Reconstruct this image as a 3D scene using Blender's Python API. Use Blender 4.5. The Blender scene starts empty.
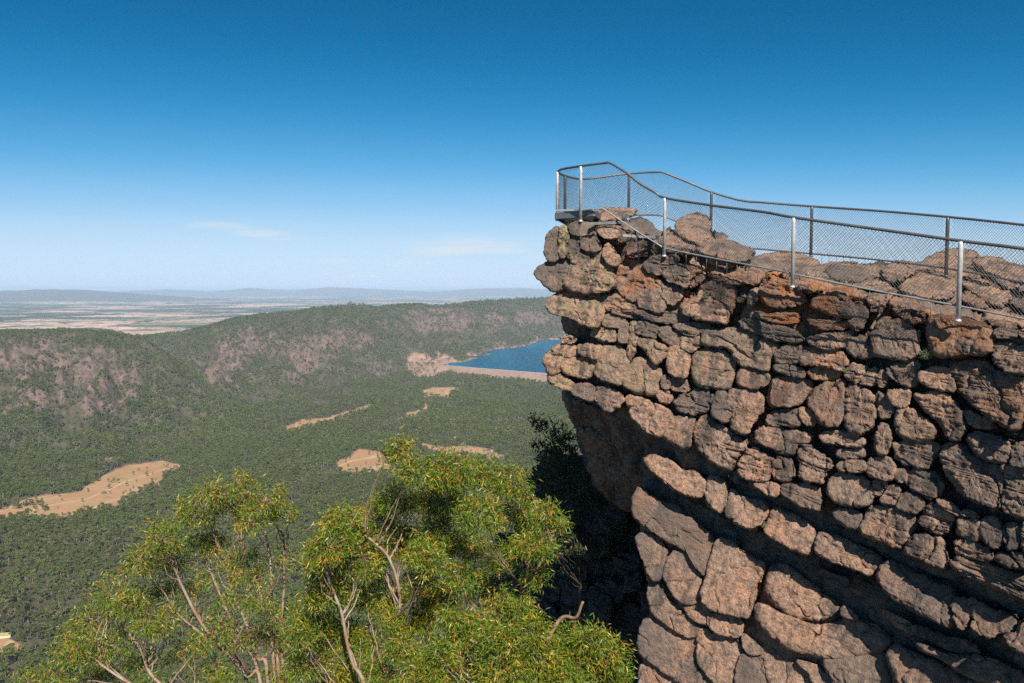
import bpy, math, random
import numpy as np
from mathutils import Vector
rng = np.random.default_rng(7)
random.seed(7)
sc = bpy.context.scene
COL = sc.collection

# ------------------------------------------------------------------ camera
F = 804.0; CX = 512.0; CY = 341.5
HOR = 289.0
PITCH = math.atan((CY - HOR) / F)
cp, sp = math.cos(PITCH), math.sin(PITCH)

def at(px, py, Y):
    """point at depth Y (world y) seen at pixel px,py; arrays welcome"""
    px = np.asarray(px, float); py = np.asarray(py, float); Y = np.asarray(Y, float)
    u = (px - CX) / F; v = (CY - py) / F
    dy = cp + v * sp; dz = -sp + v * cp
    return np.stack(np.broadcast_arrays(u / dy * Y, Y, dz / dy * Y), -1)

def proj(P):
    P = np.asarray(P, float)
    fw = P[..., 1] * cp - P[..., 2] * sp
    up = P[..., 1] * sp + P[..., 2] * cp
    fw = np.where(fw < 0.01, 0.01, fw)
    return CX + F * P[..., 0] / fw, CY - F * up / fw

cam = bpy.data.cameras.new('camera'); co = bpy.data.objects.new('camera', cam); COL.objects.link(co)
cam.sensor_width = 36; cam.lens = 36 * F / 1024
cam.clip_start = 0.1; cam.clip_end = 400000
co.rotation_euler = (math.pi / 2 - PITCH, 0, 0)
sc.camera = co
sc.render.engine = 'CYCLES'
sc.cycles.use_denoising = False
sc.cycles.use_adaptive_sampling = False

# ------------------------------------------------------------------ noise
_perm = rng.permutation(256); _perm = np.concatenate([_perm, _perm])
_g = rng.normal(size=(256, 3)); _g /= np.linalg.norm(_g, axis=1)[:, None]
def noise(P):
    P = np.asarray(P, float)
    i = np.floor(P).astype(np.int64); f = P - i; i &= 255
    w = f * f * f * (f * (f * 6 - 15) + 10)
    out = np.zeros(P.shape[:-1])
    for dx in (0, 1):
        wx = w[..., 0] if dx else 1 - w[..., 0]
        for dy in (0, 1):
            wy = w[..., 1] if dy else 1 - w[..., 1]
            h = _perm[_perm[(i[..., 0] + dx) & 255] + ((i[..., 1] + dy) & 255)]
            for dz in (0, 1):
                wz = w[..., 2] if dz else 1 - w[..., 2]
                g = _g[_perm[h + ((i[..., 2] + dz) & 255)]]
                d = g[..., 0] * (f[..., 0] - dx) + g[..., 1] * (f[..., 1] - dy) + g[..., 2] * (f[..., 2] - dz)
                out += wx * wy * wz * d
    return out * 1.5
def fbm(P, o=4, gain=0.5):
    a = 1.0; s = 0; P = np.asarray(P, float)
    for k in range(o):
        s = s + a * noise(P + 17.3 * k); P = P * 2.03; a *= gain
    return s
def sstep(a, b, x):
    t = np.clip((x - a) / (b - a), 0, 1); return t * t * (3 - 2 * t)

# ------------------------------------------------------------------ mesh helpers
def new_mesh(name, verts, faces, mat=None, smooth=True, attrs=None):
    """faces: list of integer arrays (M,k)"""
    me = bpy.data.meshes.new(name)
    verts = np.ascontiguousarray(verts, np.float32).reshape(-1, 3)
    me.vertices.add(len(verts)); me.vertices.foreach_set('co', verts.ravel())
    faces = [np.asarray(f, np.int32) for f in faces if len(f)]
    tot = np.concatenate([np.full(len(f), f.shape[1], np.int32) for f in faces])
    idx = np.concatenate([f.ravel() for f in faces])
    me.loops.add(len(idx)); me.loops.foreach_set('vertex_index', idx)
    me.polygons.add(len(tot))
    st = np.concatenate([[0], np.cumsum(tot)[:-1]]).astype(np.int32)
    me.polygons.foreach_set('loop_start', st)
    me.polygons.foreach_set('use_smooth', np.full(len(tot), smooth, bool))
    for k, a in (attrs or {}).items():
        a = np.asarray(a, np.float32)
        if a.ndim == 2:
            at_ = me.attributes.new(k, 'FLOAT_COLOR', 'POINT'); at_.data.foreach_set('color', np.ascontiguousarray(a).ravel())
        else:
            at_ = me.attributes.new(k, 'FLOAT', 'POINT'); at_.data.foreach_set('value', a)
    me.update(calc_edges=True)
    me.validate()
    if mat: me.materials.append(mat)
    return me
def link(name, me, parent=None):
    o = bpy.data.objects.new(name, me); COL.objects.link(o)
    if parent is not None:
        o.parent = parent
        o.location = -Vector(parent.location)   # meshes are written in world coordinates
    return o
def empty(name, loc=(0, 0, 0)):
    o = bpy.data.objects.new(name, None); o.location = [float(c) for c in loc]; COL.objects.link(o)
    o.empty_display_size = 0.3
    return o
def tag(o, label=None, cat=None, group=None, kind=None):
    if label: o['label'] = label
    if cat: o['category'] = cat
    if group: o['group'] = group
    if kind: o['kind'] = kind
    return o

class MB:
    """collects tubes / boxes into one mesh"""
    def __init__(s): s.v = []; s.q = []; s.t = []; s.n = 0
    def add(s, v, q=(), t=()):
        v = np.asarray(v, float).reshape(-1, 3)
        if len(q): s.q.append(np.asarray(q) + s.n)
        if len(t): s.t.append(np.asarray(t) + s.n)
        s.v.append(v); s.n += len(v)
    def tube(s, P, r, n=8, cap=True):
        P = np.asarray(P, float); m = len(P); r = np.broadcast_to(np.asarray(r, float), (m,))
        T = np.gradient(P, axis=0); T /= np.linalg.norm(T, axis=1)[:, None] + 1e-9
        ref = np.array([0, 0, 1.0]) if abs(T[:, 2]).mean() < 0.93 else np.array([1.0, 0, 0])
        A = np.cross(T, ref); A /= np.linalg.norm(A, axis=1)[:, None] + 1e-9
        B = np.cross(T, A)
        a = np.arange(n) / n * 2 * np.pi
        V = P[:, None] + r[:, None, None] * (np.cos(a)[None, :, None] * A[:, None] + np.sin(a)[None, :, None] * B[:, None])
        V = V.reshape(-1, 3)
        j, i = np.meshgrid(np.arange(m - 1), np.arange(n), indexing='ij'); i2 = (i + 1) % n
        q = np.stack([j * n + i, j * n + i2, (j + 1) * n + i2, (j + 1) * n + i], -1).reshape(-1, 4)
        t = []
        if cap:
            V = np.vstack([V, P[0], P[-1]]); c0, c1 = m * n, m * n + 1
            for k in range(n):
                t.append((c0, (k + 1) % n, k)); t.append((c1, (m - 1) * n + k, (m - 1) * n + (k + 1) % n))
        s.add(V, q, t)
    def hexa(s, c):   # 8 corners, bottom 4 then top 4
        s.add(c, [(0, 3, 2, 1), (4, 5, 6, 7), (0, 1, 5, 4), (1, 2, 6, 5), (2, 3, 7, 6), (3, 0, 4, 7)])
    def build(s, name, mat, parent=None, smooth=True):
        fs = []
        if s.q: fs.append(np.concatenate(s.q))
        if s.t: fs.append(np.concatenate(s.t))
        return link(name, new_mesh(name, np.vstack(s.v), fs, mat, smooth), parent)

def spline(P, n):
    """Catmull-Rom through points, n samples per span"""
    P = np.asarray(P, float); Q = np.vstack([2 * P[0] - P[1], P, 2 * P[-1] - P[-2]])
    out = []
    for k in range(1, len(Q) - 2):
        t = np.linspace(0, 1, n, endpoint=False)[:, None]
        a, b, c, d = Q[k - 1], Q[k], Q[k + 1], Q[k + 2]
        out.append(0.5 * ((2 * b) + (c - a) * t + (2 * a - 5 * b + 4 * c - d) * t * t + (3 * b - a - 3 * c + d) * t ** 3))
    out.append(P[-1:]); return np.vstack(out)

# ------------------------------------------------------------------ material helpers
class NT:
    def __init__(s, name):
        s.m = bpy.data.materials.new(name); s.m.use_nodes = True; s.t = s.m.node_tree
        s.t.nodes.clear(); s.out = s.t.nodes.new('ShaderNodeOutputMaterial')
    def n(s, typ, **kw):
        nd = s.t.nodes.new(typ)
        for k, v in kw.items():
            if k.startswith('i_'):
                nd.inputs[k[2:].replace('_', ' ')].default_value = v
            else: setattr(nd, k, v)
        return nd
    def l(s, a, b): s.t.links.new(a, b)
    def pos(s, scale=(1, 1, 1)):
        g = s.n('ShaderNodeNewGeometry')
        mp = s.n('ShaderNodeMapping'); mp.inputs['Scale'].default_value = scale
        s.l(g.outputs['Position'], mp.inputs['Vector']); return mp.outputs['Vector']
    def noise(s, vec, scale, detail=4, rough=0.55):
        nd = s.n('ShaderNodeTexNoise'); nd.inputs['Scale'].default_value = scale
        nd.inputs['Detail'].default_value = detail; nd.inputs['Roughness'].default_value = rough
        s.l(vec, nd.inputs['Vector']); return nd.outputs['Fac']
    def ramp(s, fac, a, b, hi=1.0, lo=0.0):
        nd = s.n('ShaderNodeMapRange'); nd.interpolation_type = 'SMOOTHSTEP'
        nd.inputs['From Min'].default_value = a; nd.inputs['From Max'].default_value = b
        nd.inputs['To Min'].default_value = lo; nd.inputs['To Max'].default_value = hi
        s.l(fac, nd.inputs['Value']); return nd.outputs['Result']
    def math(s, op, a, b):
        nd = s.n('ShaderNodeMath', operation=op)
        for k, x in ((0, a), (1, b)):
            if isinstance(x, (int, float)): nd.inputs[k].default_value = x
            else: s.l(x, nd.inputs[k])
        return nd.outputs[0]
    def mix(s, fac, a, b, mode='MIX'):
        nd = s.n('ShaderNodeMix', data_type='RGBA', blend_type=mode)
        for k, x in ((0, fac), (6, a), (7, b)):
            if isinstance(x, (int, float)): nd.inputs[k].default_value = x
            elif isinstance(x, tuple): nd.inputs[k].default_value = (*x, 1)
            else: s.l(x, nd.inputs[k])
        return nd.outputs[2]
    def attr(s, name):
        nd = s.n('ShaderNodeAttribute', attribute_name=name); return nd
    def bsdf(s, color, rough=0.8, metal=0.0, spec=0.3, bump=None, bstr=0.5, bdist=0.02):
        b = s.n('ShaderNodeBsdfPrincipled')
        if isinstance(color, tuple): b.inputs['Base Color'].default_value = (*color, 1)
        else: s.l(color, b.inputs['Base Color'])
        if isinstance(rough, (int, float)): b.inputs['Roughness'].default_value = rough
        else: s.l(rough, b.inputs['Roughness'])
        b.inputs['Metallic'].default_value = metal
        b.inputs['Specular IOR Level'].default_value = spec
        if bump is not None:
            bp = s.n('ShaderNodeBump'); bp.inputs['Strength'].default_value = bstr; bp.inputs['Distance'].default_value = bdist
            s.l(bump, bp.inputs['Height']); s.l(bp.outputs[0], b.inputs['Normal'])
        s.l(b.outputs[0], s.out.inputs['Surface']); return b

def make_rock(name='sandstone'):
    t = NT(name); p = t.pos()
    st = t.pos((1.0, 1.0, 4.0))
    n1 = t.noise(p, 0.9, 6, 0.6); n2 = t.noise(p, 6, 8, 0.7); n3 = t.noise(p, 28, 5, 0.7); n4 = t.noise(st, 2.6, 6, 0.65)
    A = t.attr('tint'); sep = t.n('ShaderNodeSeparateColor'); t.l(A.outputs['Color'], sep.inputs[0])
    c = t.mix(t.ramp(n1, 0.36, 0.62), (0.57, 0.325, 0.21), (0.41, 0.285, 0.215))
    c = t.mix(t.ramp(n4, 0.45, 0.7, 0.55), c, (0.52, 0.30, 0.19))
    c = t.mix(t.ramp(n2, 0.47, 0.60, 0.55), c, (0.17, 0.13, 0.112))
    n6 = t.noise(p, 9.5, 6, 0.7)
    c = t.mix(t.ramp(n6, 0.51, 0.62, 0.6), c, (0.070, 0.057, 0.053))
    c = t.mix(t.ramp(n6, 0.47, 0.39, 0.6), c, (0.60, 0.425, 0.315))
    c = t.mix(t.ramp(n3, 0.53, 0.64, 0.4), c, (0.075, 0.060, 0.056))
    n5 = t.noise(p, 23, 4, 0.65)
    c = t.mix(t.ramp(n5, 0.57, 0.66, 0.45), c, (0.66, 0.52, 0.43))
    nb = t.noise(t.pos((1.6, 1.6, 0.45)), 1.3, 7, 0.65)
    c = t.mix(t.ramp(nb, 0.50, 0.60, 0.82), c, (0.090, 0.078, 0.073))
    c = t.mix(t.ramp(t.noise(p, 8.5, 4, 0.6), 0.62, 0.68, 0.6), c, (0.46, 0.44, 0.39))
    nl = t.noise(p, 5, 7, 0.65)
    lm = t.math('MULTIPLY', t.ramp(nl, 0.50, 0.62), sep.outputs[0])
    c = t.mix(lm, c, (0.42, 0.38, 0.21))
    no = t.noise(p, 2.6, 6, 0.6)
    om = t.math('MULTIPLY', t.ramp(no, 0.40, 0.58, 0.85), sep.outputs[1])
    c = t.mix(om, c, (0.56, 0.20, 0.05))
    gm = t.math('MULTIPLY', t.ramp(n1, 0.2, 0.7, 1.0, 0.4), sep.outputs[2])
    c = t.mix(gm, c, (0.15, 0.13, 0.12))
    h = t.math('ADD', t.math('MULTIPLY', t.noise(p, 22, 8, 0.75), 1.0), t.math('MULTIPLY', n3, 0.35))
    t.bsdf(c, 0.88, 0, 0.25, h, 1.0, 0.075)
    return t.m
ROCK = make_rock()
def dark_rock():  # gully shade painted into the rock's base colour, darker than the lit sandstone
    t = NT('shade_darkened_rock'); p = t.pos(); n = t.noise(p, 5, 7, 0.7)
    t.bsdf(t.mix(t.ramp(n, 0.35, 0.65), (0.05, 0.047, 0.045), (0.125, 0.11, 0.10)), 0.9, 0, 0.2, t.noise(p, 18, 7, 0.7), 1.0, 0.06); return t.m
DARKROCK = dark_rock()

# ------------------------------------------------------------------ light and sky
SUN_AZ = 12.0      # degrees to the right of straight behind the camera
SUN_EL = 45.0
az, el = math.radians(SUN_AZ), math.radians(SUN_EL)
tosun = Vector((math.sin(az) * math.cos(el), -math.cos(az) * math.cos(el), math.sin(el)))
sl = bpy.data.lights.new('sun', 'SUN'); sl.energy = 5.0; sl.angle = math.radians(0.5); sl.color = (1.0, 0.90, 0.77)
so = bpy.data.objects.new('sun', sl); COL.objects.link(so); so.rotation_euler = tosun.to_track_quat('Z', 'Y').to_euler()
so.location = (0, 0, 50)
w = bpy.data.worlds.new('World'); sc.world = w; w.use_nodes = True
wt = w.node_tree; wt.nodes.clear()
sky = wt.nodes.new('ShaderNodeTexSky'); sky.sky_type = 'NISHITA'; sky.sun_disc = False
sky.sun_elevation = el
# Nishita: rotation 0 puts the sun on +Y, growing clockwise seen from above
sky.sun_rotation = math.radians(180.0 - SUN_AZ)
sky.altitude = 700; sky.air_density = 0.6; sky.dust_density = 0.0; sky.ozone_density = 8.0
bg = wt.nodes.new('ShaderNodeBackground'); bg.inputs['Strength'].default_value = 0.0705
wo = wt.nodes.new('ShaderNodeOutputWorld')
wt.links.new(bg.outputs[0], wo.inputs[0])
# contrast of a polarised, clear sky: one response curve per channel over the whole Sky Texture
dn = wt.nodes.new('ShaderNodeVectorMath'); dn.operation = 'SCALE'; dn.inputs['Scale'].default_value = 0.1
wt.links.new(sky.outputs[0], dn.inputs[0])
rc = wt.nodes.new('ShaderNodeRGBCurve'); wt.links.new(dn.outputs[0], rc.inputs['Color'])
for ch, pts in ((0, ((0, 0), (.067, .004), (.088, .012), (.13, .075), (.2, .27), (.32, .50), (.63, .62), (1, .68))),
                (1, ((0, 0), (.144, .132), (.19, .203), (.275, .355), (.41, .56), (.59, .715), (.877, .75), (1, .76))),
                (2, ((0, 0), (.344, .33), (.44, .46), (.60, .68), (.80, .85), (.97, .91), (1, .915)))):
    c = rc.mapping.curves[ch]
    for k, (x, y) in enumerate(pts):
        if k == 0: c.points[0].location = (x, y)
        elif k == len(pts) - 1: c.points[1].location = (x, y)
    for x, y in pts[1:-1]: c.points.new(x, y)
rc.mapping.update()
up_ = wt.nodes.new('ShaderNodeVectorMath'); up_.operation = 'SCALE'; up_.inputs['Scale'].default_value = 10.0
wt.links.new(rc.outputs[0], up_.inputs[0])
SKYOUT = up_.outputs[0]
sc.view_settings.view_transform = 'Standard'; sc.view_settings.look = 'None'
sc.view_settings.exposure = 0.57; sc.view_settings.gamma = 1.0; sc.view_settings.use_curve_mapping = False

# ------------------------------------------------------------------ thin cirrus in the sky (by direction)
def cirrus():
    tc = wt.nodes.new('ShaderNodeTexCoord')
    mp = wt.nodes.new('ShaderNodeMapping'); mp.inputs['Rotation'].default_value = (0, 0.16, 0); mp.inputs['Scale'].default_value = (3, 3, 26)
    nz = wt.nodes.new('ShaderNodeTexNoise'); nz.inputs['Scale'].default_value = 2.2; nz.inputs['Detail'].default_value = 7; nz.inputs['Roughness'].default_value = 0.62
    wt.links.new(tc.outputs['Generated'], mp.inputs[0]); wt.links.new(mp.outputs[0], nz.inputs['Vector'])
    mr = wt.nodes.new('ShaderNodeMapRange'); mr.interpolation_type = 'SMOOTHSTEP'
    mr.inputs['From Min'].default_value = 0.40; mr.inputs['From Max'].default_value = 0.66
    wt.links.new(nz.outputs['Fac'], mr.inputs['Value'])
    acc = None
    for (px, py, sx, sz) in ((222, 226, 0.055, 0.008), (258, 234, 0.055, 0.008), (285, 241, 0.04, 0.007), (478, 250, 0.14, 0.024), (400, 262, 0.16, 0.012), (258, 266, 0.006, 0.002), (365, 276, 0.03, 0.002)):
        d = at(px, py, 1.0); d = d / np.linalg.norm(d)
        sub = wt.nodes.new('ShaderNodeVectorMath'); sub.operation = 'SUBTRACT'; sub.inputs[1].default_value = d
        wt.links.new(tc.outputs['Generated'], sub.inputs[0])
        sca = wt.nodes.new('ShaderNodeVectorMath'); sca.operation = 'MULTIPLY'; sca.inputs[1].default_value = (1 / sx, 1 / sx, 1 / sz)
        wt.links.new(sub.outputs[0], sca.inputs[0])
        ln = wt.nodes.new('ShaderNodeVectorMath'); ln.operation = 'LENGTH'; wt.links.new(sca.outputs[0], ln.inputs[0])
        f = wt.nodes.new('ShaderNodeMapRange'); f.interpolation_type = 'SMOOTHSTEP'
        f.inputs['From Min'].default_value = 1.0; f.inputs['From Max'].default_value = 0.1
        wt.links.new(ln.outputs['Value'], f.inputs['Value'])
        if acc is None: acc = f.outputs[0]
        else:
            a = wt.nodes.new('ShaderNodeMath'); a.operation = 'MAXIMUM'; wt.links.new(acc, a.inputs[0]); wt.links.new(f.outputs[0], a.inputs[1]); acc = a.outputs[0]
    m = wt.nodes.new('ShaderNodeMath'); m.operation = 'MULTIPLY'; wt.links.new(acc, m.inputs[0]); wt.links.new(mr.outputs[0], m.inputs[1])
    m2 = wt.nodes.new('ShaderNodeMath'); m2.operation = 'MULTIPLY'; m2.inputs[1].default_value = 0.5; wt.links.new(m.outputs[0], m2.inputs[0])
    mx = wt.nodes.new('ShaderNodeMix'); mx.data_type = 'RGBA'
    wt.links.new(m2.outputs[0], mx.inputs[0]); wt.links.new(SKYOUT, mx.inputs[6]); mx.inputs[7].default_value = (8.2, 8.0, 8.0, 1)
    wt.links.new(mx.outputs[2], bg.inputs[0])
cirrus()

# ------------------------------------------------------------------ terrain
FLOOR = -430.0; LAKE = -398.0
def Yof(py, h=430.0): return h * F / (np.asarray(py, float) - HOR)
A_px = [-400, -150, 0, 60, 110, 140, 160, 180, 200, 220, 240]
A_py = [342, 338, 334, 332, 334, 341, 353, 370, 392, 415, 434]
A_Y = [3300, 3300, 3300, 3300, 3300, 3250, 3150, 3000, 2800, 2600, 2400]
A_foot_px = [-400, 0, 60, 120, 170, 210, 240]
A_foot_py = [480, 470, 462, 448, 436, 430, 432]
B_px = [40, 100, 140, 180, 200, 230, 260, 300, 330, 345, 380, 400, 420, 440, 470, 500, 545, 600, 700, 1000, 1500]
B_py = [372, 352, 339, 334, 330, 321, 316, 312, 307, 306, 308, 306, 305, 308, 303, 301, 299, 297, 296, 298, 300]
B_Y = [4600, 4600, 4600, 4700, 4800, 4900, 5000, 5150, 5300, 5350, 5900, 6200, 6500, 6800, 7300, 7700, 8300, 8800, 9500, 10000, 10000]
B_foot_px = [40, 140, 185, 215, 245, 300, 340, 380, 410, 440, 455, 480, 510, 530, 556, 600, 700, 1000]
B_foot_Y = list(Yof([388, 396, 406, 416, 420, 402, 390, 378, 366])) + list(Yof([362, 365.5, 357, 349, 344.5, 340, 336, 332, 330], 398.0))
DAM = [(452, 366.5), (547, 374), (660, 383)]
def col_dd(X, Y):
    r = np.hypot(X, Y); a = np.arctan2(X, Y)
    ac = np.clip(a, -1.2, 1.2)
    return CX + F * np.tan(ac), r * np.maximum(np.cos(a), 0.36), r
def damY(px):
    return np.interp(px, [d[0] for d in DAM], [float(Yof(d[1], 398.0)) for d in DAM])
def height(X, Y):
    px, dd, r = col_dd(X, Y)
    P = np.stack([X, Y, np.zeros_like(X)], -1)
    base = np.full_like(X, FLOOR) + 5 * fbm(P / 420, 3)
    dy = damY(px)
    inlake = sstep(430, 452, px) * sstep(dy + 5, dy + 60, dd) * (1 - sstep(11000, 13000, dd))
    base = base + (-405 - base) * inlake
    # abutment and bare quarry knoll at the left end of the dam
    Q = at(440, 366, float(Yof(366, 405.0)))
    dq = np.hypot((X - Q[0]) / 170, (Y - Q[1]) / 260)
    base = np.maximum(base, FLOOR + 34 * np.exp(-dq ** 2 * 1.6) + 6 * fbm(P / 60, 3) * np.exp(-dq ** 2))
    near = -14 - np.maximum(r - 5, 0) * 0.66 + np.minimum(r / 40, 8) * fbm(P / 60, 3)
    z = np.maximum(near, base)
    def hill(z, pt, foot, rY, rpy, seed, nA):
        fY = np.interp(px, *foot); ry = np.interp(px, pt, rY); rp = np.interp(px, pt, rpy)
        zr = -(rp - HOR) / F * ry
        wob = 1 + 0.05 * fbm(P / 500 + seed, 3)
        t = np.clip((dd * wob - fY) / np.maximum(ry - fY, 50), 0, 1)
        up = 0.45 * t + 0.55 * t * t * (3 - 2 * t)
        fall = 1 - sstep(0, 1, (dd - ry) / 1500)
        prof = np.where(dd < ry, up, fall)
        h = (zr - base) * prof
        rid = 1 - np.abs(fbm(P / 330 + seed, 4) * 1.6)
        rid2 = 1 - np.abs(fbm(P / 95 + seed * 2, 3) * 1.6)
        shape = np.clip(t * (1 - t) * 4, 0, 1) ** 0.7
        h = h + nA * (rid - 0.7) * shape + 0.24 * nA * (rid2 - 0.7) * np.clip(shape + 0.25 * prof, 0, 1)
        spur = noise(np.stack([px / 30 + 0.5 * noise(P / 420 + seed), t * 0.9 + seed, np.full_like(px, seed)], -1)) + 0.45 * noise(np.stack([px / 11, t * 2.2, np.full_like(px, seed + 5)], -1))
        h = h + 0.58 * nA * spur * shape * np.clip(t * 3, 0, 1)
        return np.maximum(z, base + np.where(zr > FLOOR + 1, h, -50))
    z = np.where(px < 242, hill(z, A_px, (A_foot_px, list(Yof(A_foot_py))), A_Y, A_py, 3.1, 75), z)
    z = np.where(px > 40, hill(z, B_px, (B_foot_px, B_foot_Y), B_Y, B_py, 9.7, 85), z)
    # far-away ranges standing on the plain
    for (d0, sg, tp, th, sd) in ((31000, 2600, [-300, -20, 20, 55, 80, 110, 140, 190, 240], [150, 300, 390, 420, 415, 330, 250, 110, 0], 1.0),
                            (52000, 3500, [90, 130, 170, 210, 250, 290, 330, 380, 430, 480, 520, 600], [0, 300, 430, 260, 520, 330, 565, 420, 240, 470, 500, 300], 2.0),
                            (80000, 5000, [-300, 0, 100, 160, 220, 300, 330, 350, 420, 470, 520, 1000], [240, 264, 272, 384, 336, 448, 512, 432, 352, 416, 360, 320], 3.0)):
        hh = np.interp(px, tp, th) * (1 + 0.06 * noise(np.stack([px / 14, np.full_like(px, sd), px * 0], -1)))
        z = np.maximum(z, FLOOR + hh * np.exp(-((dd - d0) / sg) ** 2) * 1.0)
    return z

def poly_sdf(px, py, poly):
    """signed distance in pixels, negative inside"""
    poly = np.asarray(poly, float); n = len(poly)
    d = np.full(px.shape, 1e9); ins = np.zeros(px.shape, bool)
    for k in range(n):
        a = poly[k]; b = poly[(k + 1) % n]; e = b - a
        wx = px - a[0]; wy = py - a[1]
        t = np.clip((wx * e[0] + wy * e[1]) / (e @ e + 1e-9), 0, 1)
        d = np.minimum(d, (wx - e[0] * t) ** 2 + (wy - e[1] * t) ** 2)
        c = ((a[1] > py) != (b[1] > py)) & (px < (b[0] - a[0]) * (py - a[1]) / (b[1] - a[1] + 1e-12) + a[0])
        ins ^= c
    return np.where(ins, -1, 1) * np.sqrt(d)
def z8(L): return [(280 + x / 3.413, 270 + y / 3.413) for x, y in L]
CLEAR = [
    [(0, 509), (33, 497), (78, 491), (88, 484), (124, 466), (163, 461), (192, 467), (166, 473), (163, 484), (130, 497), (114, 506), (82, 515), (59, 522), (36, 519), (0, 520), (-60, 530), (-60, 513)],
    z8([(15, 535), (80, 510), (160, 505), (310, 458), (320, 462), (270, 485), (180, 515), (60, 550), (20, 550)]),
    z8([(400, 510), (430, 490), (490, 475), (500, 452), (508, 470), (490, 490), (440, 503)]),
    z8([(485, 415), (520, 400), (600, 400), (612, 410), (580, 420), (575, 437), (555, 442), (540, 430), (490, 432)]),
    z8([(195, 660), (270, 610), (340, 620), (385, 650), (375, 690), (200, 690)]),
    z8([(480, 590), (560, 605), (640, 598), (720, 612), (778, 640), (740, 657), (690, 638), (600, 628), (500, 612)]),
    [(-10, 634), (8, 638), (24, 646), (20, 655), (-10, 654)],
    [(95, 460), (112, 457), (116, 461), (100, 463)],
]
QUARRY = z8([(428, 330), (445, 282), (500, 286), (525, 310), (560, 284), (604, 308), (600, 330), (560, 352), (500, 368), (455, 362)])
ROCKY = [(75, 372, 48, 26), (105, 402, 30, 12), (35, 360, 40, 22), (25, 400, 30, 20), (232, 352, 22, 20), (215, 375, 22, 12), (385, 370, 19, 10), (305, 352, 32, 17),
         (345, 340, 30, 12), (300, 372, 14, 7), (455, 325, 22, 14), (430, 322, 26, 10), (495, 322, 16, 12), (530, 318, 22, 10), (497, 345, 12, 6), (345, 392, 12, 5), (318, 404, 12, 5), (205, 435, 40, 9), (160, 445, 40, 8), (262, 345, 24, 14), (440, 312, 40, 6), (120, 385, 24, 20)]
def cover(X, Y, Z):
    """rock, clearing, shore, plain and quarry amounts at ground points"""
    px, py = proj(np.stack([X, Y, Z], -1))
    _, dd, r = col_dd(X, Y)
    P = np.stack([X, Y, Z], -1)
    jit = 2.6 * fbm(P / 70, 4, 0.6) * np.clip(1500 / np.maximum(dd, 300), 0.3, 1.2)
    cl = np.zeros_like(X)
    front = (Y > 700) & (Y < 6000)
    for pl in CLEAR:
        s = poly_sdf(px + jit, py + 0.5 * jit, pl)
        cl = np.maximum(cl, np.where(front, 1 - sstep(-0.7, 0.7, s), 0))
    q = np.where((Y > 3500) & (Y < 5500), 1 - sstep(-1, 1, poly_sdf(px + 1.2 * jit, py + jit, QUARRY)), 0)
    n = fbm(P / 110, 4, 0.6); n2 = fbm(P / 30, 3, 0.6)
    rk = np.zeros_like(X)
    for (ex, ey, a, b) in ROCKY:
        e = 1.3 - np.hypot((px - ex) / a, (py - ey) / b)
        rk = np.maximum(rk, np.clip(e, 0, 1))
    hill = sstep(-420, -390, Z) * np.where((dd > 1800) & (dd < 11000), 1, 0)
    rk = sstep(0.20, 0.62, rk * 0.78 + 0.38 * n + 0.38 * n2) * sstep(0.0, 0.1, rk) * np.where((dd > 1700) & (dd < 11000), 1, 0)
    rk = np.maximum(rk, 0.8 * sstep(0.50, 0.75, n + 0.35 * n2) * hill)
    shore = np.where((px > 436) & (dd > 3900) & (dd < 11000), sstep(-399.5, -398, Z) * (1 - sstep(-394.5, -393, Z)), 0)
    pl = sstep(6200, 7200, dd) * (1 - sstep(-424, -395, Z))
    pl = np.maximum(pl, np.where((px < 140) & (dd > 4700), 1, 0) * (1 - sstep(-424, -395, Z)))
    return px, py, rk, cl, shore, pl, q

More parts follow.
